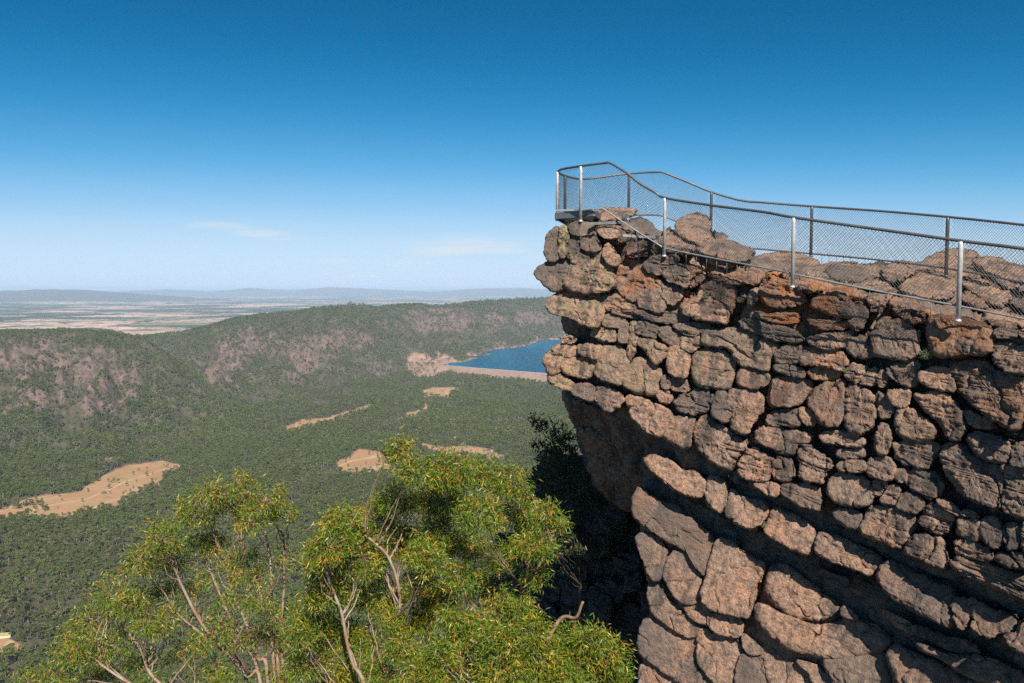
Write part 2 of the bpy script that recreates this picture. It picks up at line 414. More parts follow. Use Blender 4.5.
def build_ground():
    cols = np.concatenate([np.arange(-260, 1300, 1.7)])
    azs = np.arctan((cols - CX) / F)
    extra = np.linspace(azs[-1] + 0.03, azs[0] + 2 * np.pi - 0.03, 60)
    azs = np.concatenate([azs, extra])
    rs = np.concatenate([np.geomspace(1.5, 820, 50, endpoint=False), np.geomspace(820, 9500, 430, endpoint=False), np.geomspace(9500, 115000, 110)])
    A, R = np.meshgrid(azs, rs, indexing='ij')
    X = R * np.sin(A); Y = R * np.cos(A); Z = height(X, Y)
    px, py, rk, cl, sh, pl, q = cover(X, Y, Z)
    na, nr = A.shape
    V = np.stack([X, Y, Z], -1).reshape(-1, 3)
    i, j = np.meshgrid(np.arange(na), np.arange(nr - 1), indexing='ij'); i2 = (i + 1) % na
    q4 = np.stack([i * nr + j, i * nr + j + 1, i2 * nr + j + 1, i2 * nr + j], -1).reshape(-1, 4)[:, ::-1]
    V = np.vstack([V, [[0, 0, -14]]]); c = na * nr
    k = np.arange(na); tri = np.stack([np.full(na, c), k * nr, ((k + 1) % na) * nr], -1)[:, ::-1]
    pad = lambda a: np.append(a.ravel(), 0)
    at1 = np.stack([pad(rk), pad(cl), pad(sh), np.ones(c + 1)], -1)
    at2 = np.stack([pad(pl), pad(q), np.zeros(c + 1), np.ones(c + 1)], -1)
    t = NT('ground'); p = t.pos()
    s1 = t.n('ShaderNodeSeparateColor'); t.l(t.attr('cover').outputs['Color'], s1.inputs[0])
    s2 = t.n('ShaderNodeSeparateColor'); t.l(t.attr('cover2').outputs['Color'], s2.inputs[0])
    nf = t.noise(p, 0.06, 6, 0.7); ng = t.noise(p, 0.008, 5, 0.6)
    c = t.mix(t.ramp(nf, 0.35, 0.65), (0.045, 0.050, 0.028), (0.10, 0.088, 0.058))
    c = t.mix(t.ramp(ng, 0.45, 0.65, 0.5), c, (0.10, 0.085, 0.055))
    rc = t.mix(t.ramp(nf, 0.35, 0.65), (0.095, 0.073, 0.066), (0.20, 0.138, 0.118))
    c = t.mix(s1.outputs[0], c, rc)
    cc = t.mix(t.ramp(ng, 0.35, 0.65), (0.35, 0.20, 0.105), (0.38, 0.25, 0.14))
    cc = t.mix(t.ramp(nf, 0.52, 0.7, 0.5), cc, (0.36, 0.23, 0.12))
    gp = t.noise(p, 0.013, 3, 0.5)
    cc = t.mix(t.ramp(gp, 0.58, 0.68, 0.7), cc, (0.24, 0.22, 0.08))
    tk = t.n('ShaderNodeTexWave'); tk.inputs['Scale'].default_value = 0.0035; tk.inputs['Distortion'].default_value = 14; tk.inputs['Detail'].default_value = 2; tk.inputs['Detail Scale'].default_value = 0.8
    t.l(p, tk.inputs['Vector'])
    cc = t.mix(t.ramp(tk.outputs['Fac'], 0.965, 0.99, 0.6), cc, (0.50, 0.38, 0.26))
    cc = t.mix(t.ramp(t.noise(p, 0.035, 5, 0.7), 0.52, 0.68, 0.55), cc, (0.21, 0.155, 0.075))
    c = t.mix(s1.outputs[1], c, cc)
    c = t.mix(s1.outputs[2], c, (0.36, 0.23, 0.15))
    qc = t.mix(t.ramp(nf, 0.4, 0.6), (0.27, 0.17, 0.135), (0.36, 0.25, 0.20))
    c = t.mix(s2.outputs[1], c, qc)
    # farmland of the plain
    pv = t.pos((1 / 1100, 1 / 800, 0))
    vo = t.n('ShaderNodeTexVoronoi', distance='CHEBYCHEV'); vo.inputs['Scale'].default_value = 1.0; vo.inputs['Randomness'].default_value = 0.75
    t.l(pv, vo.inputs['Vector'])
    sv = t.n('ShaderNodeSeparateColor'); t.l(vo.outputs['Color'], sv.inputs[0])
    fc = t.mix(t.ramp(sv.outputs[0], 0.2, 0.8), (0.60, 0.43, 0.34), (0.48, 0.35, 0.27))
    fc = t.mix(t.ramp(sv.outputs[1], 0.46, 0.50), fc, (0.06, 0.075, 0.045))
    fc = t.mix(t.ramp(sv.outputs[2], 0.80, 0.84), fc, (0.22, 0.21, 0.11))
    ve = t.n('ShaderNodeTexVoronoi', feature='DISTANCE_TO_EDGE'); ve.inputs['Scale'].default_value = 1.0; ve.inputs['Randomness'].default_value = 0.75; t.l(pv, ve.inputs['Vector'])
    belt = t.math('MULTIPLY', t.ramp(ve.outputs['Distance'], 0.10, 0.03), t.ramp(t.noise(p, 0.004, 3), 0.45, 0.55))
    fc = t.mix(belt, fc, (0.05, 0.065, 0.04))
    tr = t.noise(p, 0.009, 3, 0.6)
    fc = t.mix(t.ramp(tr, 0.54, 0.60, 0.95), fc, (0.05, 0.065, 0.04))
    wd = t.noise(t.pos((1 / 9000, 1 / 5200, 0)), 1.6, 4, 0.55)
    fc = t.mix(t.ramp(wd, 0.53, 0.58, 0.92), fc, (0.035, 0.05, 0.032))
    c = t.mix(s2.outputs[0], c, fc)
    t.bsdf(c, 0.95, 0, 0.1, nf, 0.5, 3.0)
    me = new_mesh('ground', V, [q4, tri], t.m, True, {'cover': at1, 'cover2': at2})
    tag(link('ground', me), kind='structure')
build_ground()

# lake
def build_lake():
    sh = [(452, 366.2), (456, 365.2), (480, 356.5), (510, 348.5), (530, 344), (556, 339.4), (600, 335.5), (700, 331)]
    pts = [at(px, py, float(Yof(py, 398.0))) for px, py in sh]
    P2 = np.array([[p[0] + (-60 if k < 6 else 0), p[1] + 60, LAKE] for k, p in enumerate(pts)])
    R = [at(760, 331, float(Yof(331, 398.0))), at(760, 391, float(Yof(391, 398.0)))]
    D = [at(660, 383, float(Yof(383, 398.0))), at(547, 374, float(Yof(374, 398.0))), at(452, 366.5, float(Yof(366.5, 398.0)))]
    top = np.vstack([P2, [[r[0], r[1], LAKE] for r in R], [[d[0], d[1], LAKE] for d in D]])
    t = NT('lake_water'); p = t.pos((1, 0.35, 1))
    n = t.noise(p, 0.02, 5, 0.6); big = t.noise(t.pos(), 0.002, 3)
    c = t.mix(t.ramp(t.noise(t.pos((1, 0.12, 1)), 0.004, 5, 0.65), 0.38, 0.62), (0.004, 0.072, 0.138), (0.008, 0.112, 0.195))
    t.bsdf(c, 0.4, 0, 0.08, n, 0.12, 1.0)
    tag(link('lake', new_mesh('lake', top, [np.arange(len(top))[None, :]], t.m, False)), kind='structure')
build_lake()

def build_dam():
    pts = np.array([at(px, py, float(Yof(py, 396.5))) for px, py in ((446, 365.8), (470, 367.9), (500, 370.3), (547, 374), (600, 378), (660, 383))])
    pts = spline(pts, 8); T = np.gradient(pts, axis=0); N = np.stack([T[:, 1], -T[:, 0], 0 * T[:, 0]], -1); N /= np.linalg.norm(N, axis=1)[:, None]
    N[N[:, 1] > 0] *= -1
    root = empty('earth_dam', pts[20]); tag(root, 'long straight pinkish earth dam wall holding back the blue lake', 'dam')
    prof = [(-14, -409), (-5, -396.2), (5, -396.0), (60, -432)]
    V = np.concatenate([np.stack([pts[:, 0] + N[:, 0] * o, pts[:, 1] + N[:, 1] * o, np.full(len(pts), z)], -1)[:, None] for o, z in prof], 1)
    m = len(pts); j = np.arange(m - 1)
    q = np.concatenate([np.stack([j * 4 + k, (j + 1) * 4 + k, (j + 1) * 4 + k + 1, j * 4 + k + 1], -1) for k in range(3)])
    t = NT('dam_earth'); p = t.pos(); n = t.noise(p, 0.03, 5, 0.6)
    t.bsdf(t.mix(t.ramp(n, 0.35, 0.65), (0.25, 0.17, 0.14), (0.30, 0.215, 0.175)), 0.9, 0, 0.1)
    link('embankment', new_mesh('embankment', V.reshape(-1, 3), [q], t.m, False), root)
    mb = MB(); mb.tube(np.stack([pts[:, 0], pts[:, 1], np.full(m, -395.6)], -1), 1.6, 4)
    t = NT('dam_crest'); t.bsdf((0.45, 0.36, 0.31), 0.9)
    mb.build('crest_road', t.m, root, False)
build_dam()

# ------------------------------------------------------------------ valley forest
def foliage_mat(name, a, b, c, trans=0.25):
    t = NT(name)
    oi = t.n('ShaderNodeObjectInfo')
    col = t.mix(t.ramp(oi.outputs['Random'], 0.0, 0.6), a, b)
    col = t.mix(t.ramp(oi.outputs['Random'], 0.72, 1.0), col, c)
    p = t.pos(); col = t.mix(t.ramp(t.noise(p, 0.9, 2), 0.35, 0.7, 0.5), col, tuple(x * 1.5 for x in b))
    col = t.mix(t.ramp(t.noise(p, 0.0022, 3, 0.6), 0.45, 0.62, 0.6), col, t.mix(0.6, col, (0.10, 0.095, 0.055)))
    col = t.mix(t.ramp(t.noise(p, 0.006, 4, 0.6), 0.36, 0.60, 0.9), col, t.mix(0.62, col, (0.125, 0.17, 0.04)))
    d = t.n('ShaderNodeBsdfDiffuse'); tr = t.n('ShaderNodeBsdfTranslucent'); mx = t.n('ShaderNodeMixShader'); mx.inputs[0].default_value = trans
    t.l(col, d.inputs[0]); t.l(col, tr.inputs[0]); t.l(d.outputs[0], mx.inputs[1]); t.l(tr.outputs[0], mx.inputs[2]); t.l(mx.outputs[0], t.out.inputs['Surface'])
    return t.m
VALLEY = foliage_mat('valley_foliage', (0.048, 0.070, 0.023), (0.118, 0.138, 0.046), (0.24, 0.222, 0.12))
BARK_FAR = NT('pale_bark'); BARK_FAR.bsdf((0.33, 0.29, 0.24), 0.9); BARK_FAR = BARK_FAR.m

def tree_mesh(name, seed, nq, h=1.0):
    """unit-high gum tree: trunk, crown of leaf clumps; returned as one mesh with two materials"""
    g = np.random.default_rng(seed)
    nb = 6 + seed % 4
    cen = np.stack([g.uniform(-0.26, 0.26, nb), g.uniform(-0.26, 0.26, nb), g.uniform(0.38, 0.84, nb)], -1)
    rad = g.uniform(0.12, 0.23, nb)
    b = g.integers(0, nb, nq); d = g.normal(size=(nq, 3)); d /= np.linalg.norm(d, axis=1)[:, None]
    d[:, 2] = np.where(d[:, 2] < -0.2, -d[:, 2] * 0.6, d[:, 2])
    c = cen[b] + d * (rad[b] * g.uniform(0.7, 1.08, nq))[:, None] * [1, 1, 0.75]
    nrm = d + 0.7 * g.normal(size=(nq, 3)); nrm /= np.linalg.norm(nrm, axis=1)[:, None]
    u = np.cross(nrm, g.normal(size=(nq, 3))); u /= np.linalg.norm(u, axis=1)[:, None]; v = np.cross(nrm, u)
    s = g.uniform(0.045, 0.085, nq)[:, None] * (160 / nq) ** 0.4
    V = np.stack([c - u * s, c - v * s * 0.7, c + u * s, c + v * s * 0.7], 1).reshape(-1, 3)
    q = np.arange(nq * 4).reshape(-1, 4)
    mb = MB(); mb.tube([[0, 0, -0.08], [0.01, 0, 0.3], [0.0, 0.02, 0.62]], [0.028, 0.02, 0.008], 5)
    for k in range(3): mb.tube([[0.005, 0, 0.3], (cen[k] + [0, 0, 0.3]) / 2 + [0, 0, 0.03], cen[k]], [0.014, 0.01, 0.005], 4)
    tv = np.vstack(mb.v); tq = np.concatenate(mb.q); tt = np.concatenate(mb.t)
    me = new_mesh(name, np.vstack([V, tv]), [q, tq + len(V), tt + len(V)], VALLEY, False)
    me.materials.append(BARK_FAR)
    mi = np.zeros(len(me.polygons), np.int32); mi[nq:] = 1
    me.polygons.foreach_set('material_index', mi)
    return me
NEARK = [tree_mesh('valley_tree', 20 + k, 190) for k in range(5)]
FARK = [tree_mesh('valley_tree_far', 40 + k, 64) for k in range(5)]

def build_forest():
    N = 520000
    r = np.sqrt(rng.uniform(800 ** 2, 8800 ** 2, N)); pxs = rng.uniform(-330, 720, N)
    a = np.arctan((pxs - CX) / F)
    # uniform in azimuth, so weight by keeping r-uniform area
    X = r * np.sin(a); Y = r * np.cos(a)
    keep = rng.uniform(size=N) < np.interp(r, [800, 3000, 4500, 6000, 9000], [1.0, 1.0, 0.9, 0.7, 0.35])
    keep &= ~((r > 2500) & (pxs > 650))
    X, Y, r = X[keep], Y[keep], r[keep]
    # extra near trees: the near valley is dense
    n2 = 52000
    r2 = np.sqrt(rng.uniform(780 ** 2, 3000 ** 2, n2)); a2 = np.arctan((rng.uniform(-300, 680, n2) - CX) / F)
    X = np.append(X, r2 * np.sin(a2)); Y = np.append(Y, r2 * np.cos(a2)); r = np.append(r, r2)
    Z = height(X, Y)
    px, py, rk, cl, sh, pl, q = cover(X, Y, Z)
    dens = 1 - 0.93 * np.maximum(np.maximum(rk * 0.55, cl * 1.06), np.maximum(sh * 1.07, q * 0.95))
    dens *= np.clip(1 - pl * 1.2, 0, 1)
    P = np.stack([X, Y, Z], -1)
    dens *= np.clip(0.70 + 0.9 * fbm(P / 140 + 4, 3), 0.12, 1.2)
    dens = np.maximum(dens, np.where((cl > 0.3) & (fbm(P / 75 + 11, 3) > 0.52), 0.75, 0)); dens = np.maximum(dens, 0.02 * cl)
    px_, dd, _ = col_dd(X, Y)
    dY = damY(px_)
    lake = (px_ > 440) & (dd > dY - 90) & (Z < LAKE + 3)
    ok = (rng.uniform(size=len(X)) < dens) & ~lake
    X, Y, Z, r, px, py, cl = X[ok], Y[ok], Z[ok], r[ok], px[ok], py[ok], cl[ok]
    size = (6.5 + 13 * rng.uniform(size=len(X)) ** 1.6) * np.interp(r, [800, 4000, 8000], [0.95, 1.0, 1.35]) * (1 - 0.3 * (cl > 0.3))
    # the nearest ones in view stand as trees of their own
    vis = (px > 2) & (px < 300) & (py < 682) & (py > 400)
    for (bx, by, br) in LEFT_BLOBS: vis &= np.hypot(px - bx, py - by) > br * 0.8
    cand = np.where(vis)[0]; cand = cand[np.argsort(r[cand])][:280]
    single = np.zeros(len(X), bool); single[cand] = True
    for n, i in enumerate(cand):
        o = bpy.data.objects.new('gum_tree', NEARK[n % 5]); COL.objects.link(o)
        s = float(size[i]); o.location = (float(X[i]), float(Y[i]), float(Z[i])); o.scale = (s * 1.0, s * 1.0, s)
        o.rotation_euler = (0, 0, float(rng.uniform(0, 6.28)))
        tag(o, 'small bushy gum tree in the nearest dark forest along the lower left edge', 'tree', 'nearest gum trees of the valley forest')
    X, Y, Z, r, size = X[~single], Y[~single], Z[~single], r[~single], size[~single]
    me = bpy.data.meshes.new('forest'); me.vertices.add(len(X))
    me.vertices.foreach_set('co', np.stack([X, Y, Z], -1).astype(np.float32).ravel())
    far = r > 2300
    kind = np.where(far, 5, 0) + rng.integers(0, 5, len(X))
    for nm, typ, val in (('size', 'FLOAT', size), ('turn', 'FLOAT', rng.uniform(0, 6.28, len(X))), ('sort', 'INT', kind)):
        a_ = me.attributes.new(nm, typ, 'POINT'); a_.data.foreach_set('value', val.astype(np.int32 if typ == 'INT' else np.float32))
    me.update()
    o = link('forest', me); tag(o, kind='stuff')
    kinds = bpy.data.collections.new('tree_kinds')
    for k, m_ in enumerate(NEARK + FARK):
        ob = bpy.data.objects.new('kind_%02d' % k, m_); kinds.objects.link(ob)
    ng = bpy.data.node_groups.new('scatter', 'GeometryNodeTree')
    ng.interface.new_socket('Geometry', in_out='INPUT', socket_type='NodeSocketGeometry')
    ng.interface.new_socket('Geometry', in_out='OUTPUT', socket_type='NodeSocketGeometry')
    gi = ng.nodes.new('NodeGroupInput'); go = ng.nodes.new('NodeGroupOutput')
    ci = ng.nodes.new('GeometryNodeCollectionInfo'); ci.inputs['Collection'].default_value = kinds
    ci.inputs['Separate Children'].default_value = True; ci.inputs['Reset Children'].default_value = True
    ip = ng.nodes.new('GeometryNodeInstanceOnPoints'); ip.inputs['Pick Instance'].default_value = True
    def named(n, dt):
        x = ng.nodes.new('GeometryNodeInputNamedAttribute'); x.data_type = dt; x.inputs['Name'].default_value = n; return x.outputs['Attribute']
    cx = ng.nodes.new('ShaderNodeCombineXYZ'); ng.links.new(named('turn', 'FLOAT'), cx.inputs['Z'])
    ng.links.new(gi.outputs[0], ip.inputs['Points']); ng.links.new(ci.outputs[0], ip.inputs['Instance'])
    ng.links.new(named('sort', 'INT'), ip.inputs['Instance Index']); ng.links.new(cx.outputs[0], ip.inputs['Rotation'])
    ng.links.new(named('size', 'FLOAT'), ip.inputs['Scale']); ng.links.new(ip.outputs[0], go.inputs[0])
    md = o.modifiers.new('scatter', 'NODES'); md.node_group = ng
    print('forest', len(X))

# ------------------------------------------------------------------ foreground gum trees
def leaf_mat():
    t = NT('gum_leaf'); a = t.attr('leafcol')
    b = t.n('ShaderNodeBsdfPrincipled'); t.l(a.outputs['Color'], b.inputs['Base Color']); b.inputs['Roughness'].default_value = 0.42
    b.inputs['Specular IOR Level'].default_value = 0.5
    tr = t.n('ShaderNodeBsdfTranslucent'); t.l(a.outputs['Color'], tr.inputs[0]); mx = t.n('ShaderNodeMixShader'); mx.inputs[0].default_value = 0.16
    t.l(b.outputs[0], mx.inputs[1]); t.l(tr.outputs[0], mx.inputs[2]); t.l(mx.outputs[0], t.out.inputs['Surface']); return t.m
LEAF = leaf_mat()
def bark_mat():
    t = NT('gum_bark'); p = t.pos((6, 6, 1.5)); n = t.noise(p, 2.0, 5, 0.6)
    c = t.mix(t.ramp(n, 0.35, 0.6), (0.34, 0.29, 0.24), (0.26, 0.155, 0.095))
    t.bsdf(c, 0.75, 0, 0.3, n, 0.4, 0.01); return t.m
BARK = bark_mat()
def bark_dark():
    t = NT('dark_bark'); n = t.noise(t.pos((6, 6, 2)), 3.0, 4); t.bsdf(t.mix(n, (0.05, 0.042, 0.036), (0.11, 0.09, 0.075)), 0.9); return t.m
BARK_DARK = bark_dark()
LEFT_BLOBS = [(215, 492, 20), (195, 512, 24), (235, 502, 20), (266, 500, 22), (284, 515, 16), (160, 540, 24), (140, 562, 20), (175, 560, 20), (205, 540, 18), (250, 522, 18),
    (110, 597, 24), (90, 622, 22), (130, 605, 22), (158, 590, 18), (75, 650, 24), (55, 674, 18), (108, 645, 24), (150, 625, 18), (95, 680, 22), (140, 662, 18), (215, 668, 16),
    (255, 555, 11), (240, 575, 11), (183, 655, 16), (270, 640, 20), (280, 672, 20), (284, 605, 10), (30, 682, 14), (225, 600, 10), (285, 560, 10), (205, 580, 10), (270, 610, 11), (215, 545, 15), (230, 562, 14), (190, 590, 14), (220, 622, 13), (235, 642, 14), (255, 600, 14), (200, 642, 15), (276, 622, 12), (262, 578, 13), (170, 620, 15), (150, 690, 18), (225, 690, 18), (60, 690, 18), (246, 480, 12)]
MID_BLOBS = [(400, 450, 13), (412, 470, 15), (386, 458, 9), (450, 474, 24), (480, 474, 22), (512, 484, 22), (440, 500, 28), (400, 500, 24), (375, 522, 24), (340, 522, 22), (330, 547, 26), (360, 560, 28), (400, 545, 28),
    (440, 540, 28), (480, 515, 24), (520, 513, 20), (543, 520, 20), (560, 526, 12), (535, 548, 17), (500, 560, 16), (460, 578, 20), (420, 590, 24), (380, 600, 28), (330, 590, 28), (314, 620, 24),
    (340, 640, 26), (308, 665, 22), (365, 640, 20), (350, 675, 20), (395, 622, 16), (502, 600, 16), (538, 575, 13), (520, 605, 12), (470, 548, 18), (316, 560, 12), (322, 575, 16), (420, 622, 20), (440, 602, 20), (400, 652, 20), (420, 672, 22), (382, 672, 20), (480, 585, 18), (425, 560, 20), (455, 620, 18), (520, 545, 16), (300, 640, 18), (330, 690, 22), (385, 695, 20)]
LOW_BLOBS = [(470, 632, 24), (500, 640, 24), (530, 632, 22), (560, 640, 22), (590, 640, 20), (610, 655, 20), (580, 665, 24), (540, 665, 26), (500, 672, 26), (460, 665, 24), (440, 655, 18), (617, 675, 15), (430, 680, 16), (560, 690, 26), (500, 700, 26), (605, 690, 22)]
DARK_BLOBS = [(548, 428, 11), (563, 434, 11), (538, 444, 8), (557, 450, 12), (572, 447, 10), (568, 466, 14), (552, 474, 11), (588, 480, 13), (540, 500, 14), (560, 520, 16), (582, 512, 14), (548, 545, 16), (575, 545, 14), (535, 420, 6), (600, 470, 12), (608, 500, 13), (548, 458, 14), (538, 480, 14), (530, 520, 15), (565, 490, 16), (590, 500, 15), (615, 530, 12), (598, 545, 13), (570, 575, 12), (550, 505, 16)]

def leafy_tree(name, blobs, Y0, spread, limbs, base, label, cat, seed, palette, per=900, leaf=0.090, trunk_r=0.042, group=None, lw=0.175, bark=None):
    g = np.random.default_rng(seed)
    root = empty(name, base); tag(root, label, cat, group)
    # limbs
    mb = MB(); skel = []
    bx = np.array(base, float)
    lim = []
    for L in limbs:
        P = np.array([at(px, py, Y0 + dy) for px, py, dy in L]); P = np.vstack([bx[None], bx[None] * 0.45 + P[:1] * 0.55 + [[0.1, 0, 0]], P])
        S = spline(P, 8); S += 0.02 * np.stack([noise(S * 2 + k * 9.1) for k in range(3)], -1)
        k = len(S); mb.tube(S, np.linspace(trunk_r, 0.018, k) ** 1.0, 7); skel.append(S[k // 3:])
    skel = np.vstack(skel)
    vs = []; cs = []
    for (px, py, rp) in blobs:
        Yb = Y0 + g.uniform(-spread, spread); c = at(px, py, Yb); R = rp * 0.93 * Yb / F
        for f_ in range(3):
            # thin stems fan up into the clump from the limb below it
            hd = np.hypot(skel[:, 0] - c[0], skel[:, 1] - c[1]); vd = c[2] - skel[:, 2]
            cost = np.abs(vd - 0.9 * hd - 0.35) + 0.6 * hd + 3.0 * np.maximum(0.1 - vd, 0)
            s = skel[np.argmin(cost + 0.5 * g.uniform(size=len(cost)))]
            e = c + g.normal(size=3) * R * (0.0 if f_ == 0 else 0.45)
            br = spline([s, s * 0.55 + e * 0.45 + g.normal(size=3) * 0.05 - [0, 0, 0.05], e], 6); br[1:-1] += 0.008 * g.normal(size=br[1:-1].shape)
            L_ = np.linalg.norm(e - s)
            mb.tube(br, np.linspace(min(0.015, 0.006 + 0.007 * L_), 0.004, len(br)), 5)
        skel = np.vstack([skel, br[-3:]])
        nt = max(8, int(46 * (rp / 22) ** 2))
        dirs = g.normal(size=(nt, 3)); dirs /= np.linalg.norm(dirs, axis=1)[:, None]; dirs[:, 2] = np.where(dirs[:, 2] < -0.3, dirs[:, 2] * 0.5, dirs[:, 2])
        tips = c + dirs * R * (g.uniform(0.25, 1.0, nt) ** 0.5)[:, None] * [1, 1, 0.9]
        for tp in tips[: nt // 2]:
            mb.tube([c, (c + tp) / 2 + g.normal(size=3) * 0.02, tp], [0.007, 0.005, 0.003], 3, False)
        nl = int(per * (rp / 22) ** 2 / nt) + 1
        base_p = np.repeat(tips, nl, 0) + g.normal(size=(nt * nl, 3)) * 0.07
        out = np.repeat(dirs, nl, 0)
        dr = 0.5 * out + np.array([0, 0, -0.50]) + 0.62 * g.normal(size=base_p.shape); dr /= np.linalg.norm(dr, axis=1)[:, None]
        n = len(base_p); ln = leaf * g.uniform(0.65, 1.25, n)[:, None]
        sd = np.cross(dr, g.normal(size=(n, 3))); sd /= np.linalg.norm(sd, axis=1)[:, None] + 1e-9
        bend = np.cross(sd, dr) * ln * g.uniform(-0.12, 0.12, n)[:, None]
        wd = ln * lw * 0.5
        m = base_p + dr * ln * 0.42 + bend
        vs.append(np.stack([base_p, m - sd * wd, base_p + dr * ln, m + sd * wd], 1).reshape(-1, 3))
        # leaf colours: mostly green, yellow at the shoot tips, a few reddish young ones
        k = g.uniform(size=n); shoot = np.repeat(g.uniform(size=nt), nl)
        col = np.where((k < palette[3])[:, None], palette[0], palette[1]) * g.uniform(0.7, 1.3, n)[:, None]
        col = np.where(((shoot > 0.80) & (k > 0.25))[:, None], np.array(palette[2]) * g.uniform(0.7, 1.2, n)[:, None], col)
        col = np.where((g.uniform(size=n) < palette[4])[:, None], np.array([0.36, 0.14, 0.03]) * g.uniform(0.6, 1.2, n)[:, None], col)
        cs.append(np.repeat(np.column_stack([col, np.ones(n)]), 4, 0))
    mb.build('trunk', bark or BARK, root)
    V = np.vstack(vs); C = np.vstack(cs)
    link('crown', new_mesh('crown', V, [np.arange(len(V)).reshape(-1, 4)], LEAF, False, {'leafcol': C}), root)
    print(name, len(V) // 4)
PAL = (np.array([0.090, 0.160, 0.012]), np.array([0.160, 0.22, 0.016]), (0.37, 0.29, 0.02), 0.54, 0.085)
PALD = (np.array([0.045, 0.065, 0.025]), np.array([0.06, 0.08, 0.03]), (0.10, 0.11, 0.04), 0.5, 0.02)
leafy_tree('gum_tree', LEFT_BLOBS, 13.5, 0.7, [
    [(262, 700, 0), (245, 674, 0), (202, 623, -0.1), (176, 571, -0.2), (165, 545, -0.2)],
    [(268, 690, 0.1), (258, 659, 0.1), (245, 620, 0.1), (235, 600, 0.1), (225, 568, 0.1), (212, 525, 0.1)],
    [(280, 690, 0.2), (271, 643, 0.2), (271, 590, 0.2), (270, 555, 0.3), (260, 510, 0.3)],
    [(250, 740, -0.2), (160, 684, -0.3), (140, 649, -0.3), (110, 610, -0.3)],
    [(240, 740, -0.2), (140, 690, -0.4), (90, 655, -0.4)],
    [(250, 700, 0.2), (222, 650, 0.2), (190, 625, 0.2), (168, 606, 0.2)], [(262, 700, 0.3), (240, 640, 0.3), (218, 590, 0.3), (200, 545, 0.3), (192, 515, 0.3)], [(285, 700, 0.3), (280, 640, 0.3), (284, 585, 0.3), (284, 530, 0.3)], [(275, 690, 0.1), (262, 600, 0.1), (246, 560, 0.1), (236, 510, 0.1)],
    ],
    (-4.2, 13.6, -19.5), 'sparse gum tree at lower left with bare pale limbs showing through its green crown', 'tree', 11, PAL, per=1000)
leafy_tree('gum_tree', MID_BLOBS, 12.0, 0.9, [
    [(390, 720, 0), (392, 650, 0), (400, 600, 0), (390, 560, 0), (365, 535, 0)],
    [(420, 720, 0.2), (440, 640, 0.2), (455, 590, 0.2), (445, 530, 0.3), (432, 480, 0.3), (404, 452, 0.3)],
    [(480, 720, 0.2), (510, 630, 0.1), (525, 590, 0.1), (545, 555, 0.1), (556, 530, 0.1)],
    [(370, 720, -0.2), (352, 660, -0.2), (340, 610, -0.2), (325, 570, -0.2)],
    ],
    (-1.4, 12.2, -18.5), 'tall dense yellow-green gum tree in the centre foreground beside the shaded cliff', 'tree', 12, PAL, per=1650)
leafy_tree('gum_tree', LOW_BLOBS, 11.0, 0.5, [
    [(520, 740, 0), (515, 690, 0), (505, 660, 0), (470, 640, 0)], [(540, 740, 0), (560, 690, 0), (590, 655, 0)], [(530, 700, 0), (540, 660, 0), (560, 620, 0), (576, 618, -0.2), (583, 603, -0.3)]],
    (0.3, 11.4, -17.5), 'low leafy gum bush at the bottom edge against the lit rock buttress', 'tree', 13, PAL, per=1650)
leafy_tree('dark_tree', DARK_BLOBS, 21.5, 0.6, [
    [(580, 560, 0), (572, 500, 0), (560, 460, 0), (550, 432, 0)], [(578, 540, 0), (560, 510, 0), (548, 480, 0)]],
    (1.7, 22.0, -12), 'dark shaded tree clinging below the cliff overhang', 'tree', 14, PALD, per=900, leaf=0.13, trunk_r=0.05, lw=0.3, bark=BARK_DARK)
build_forest()

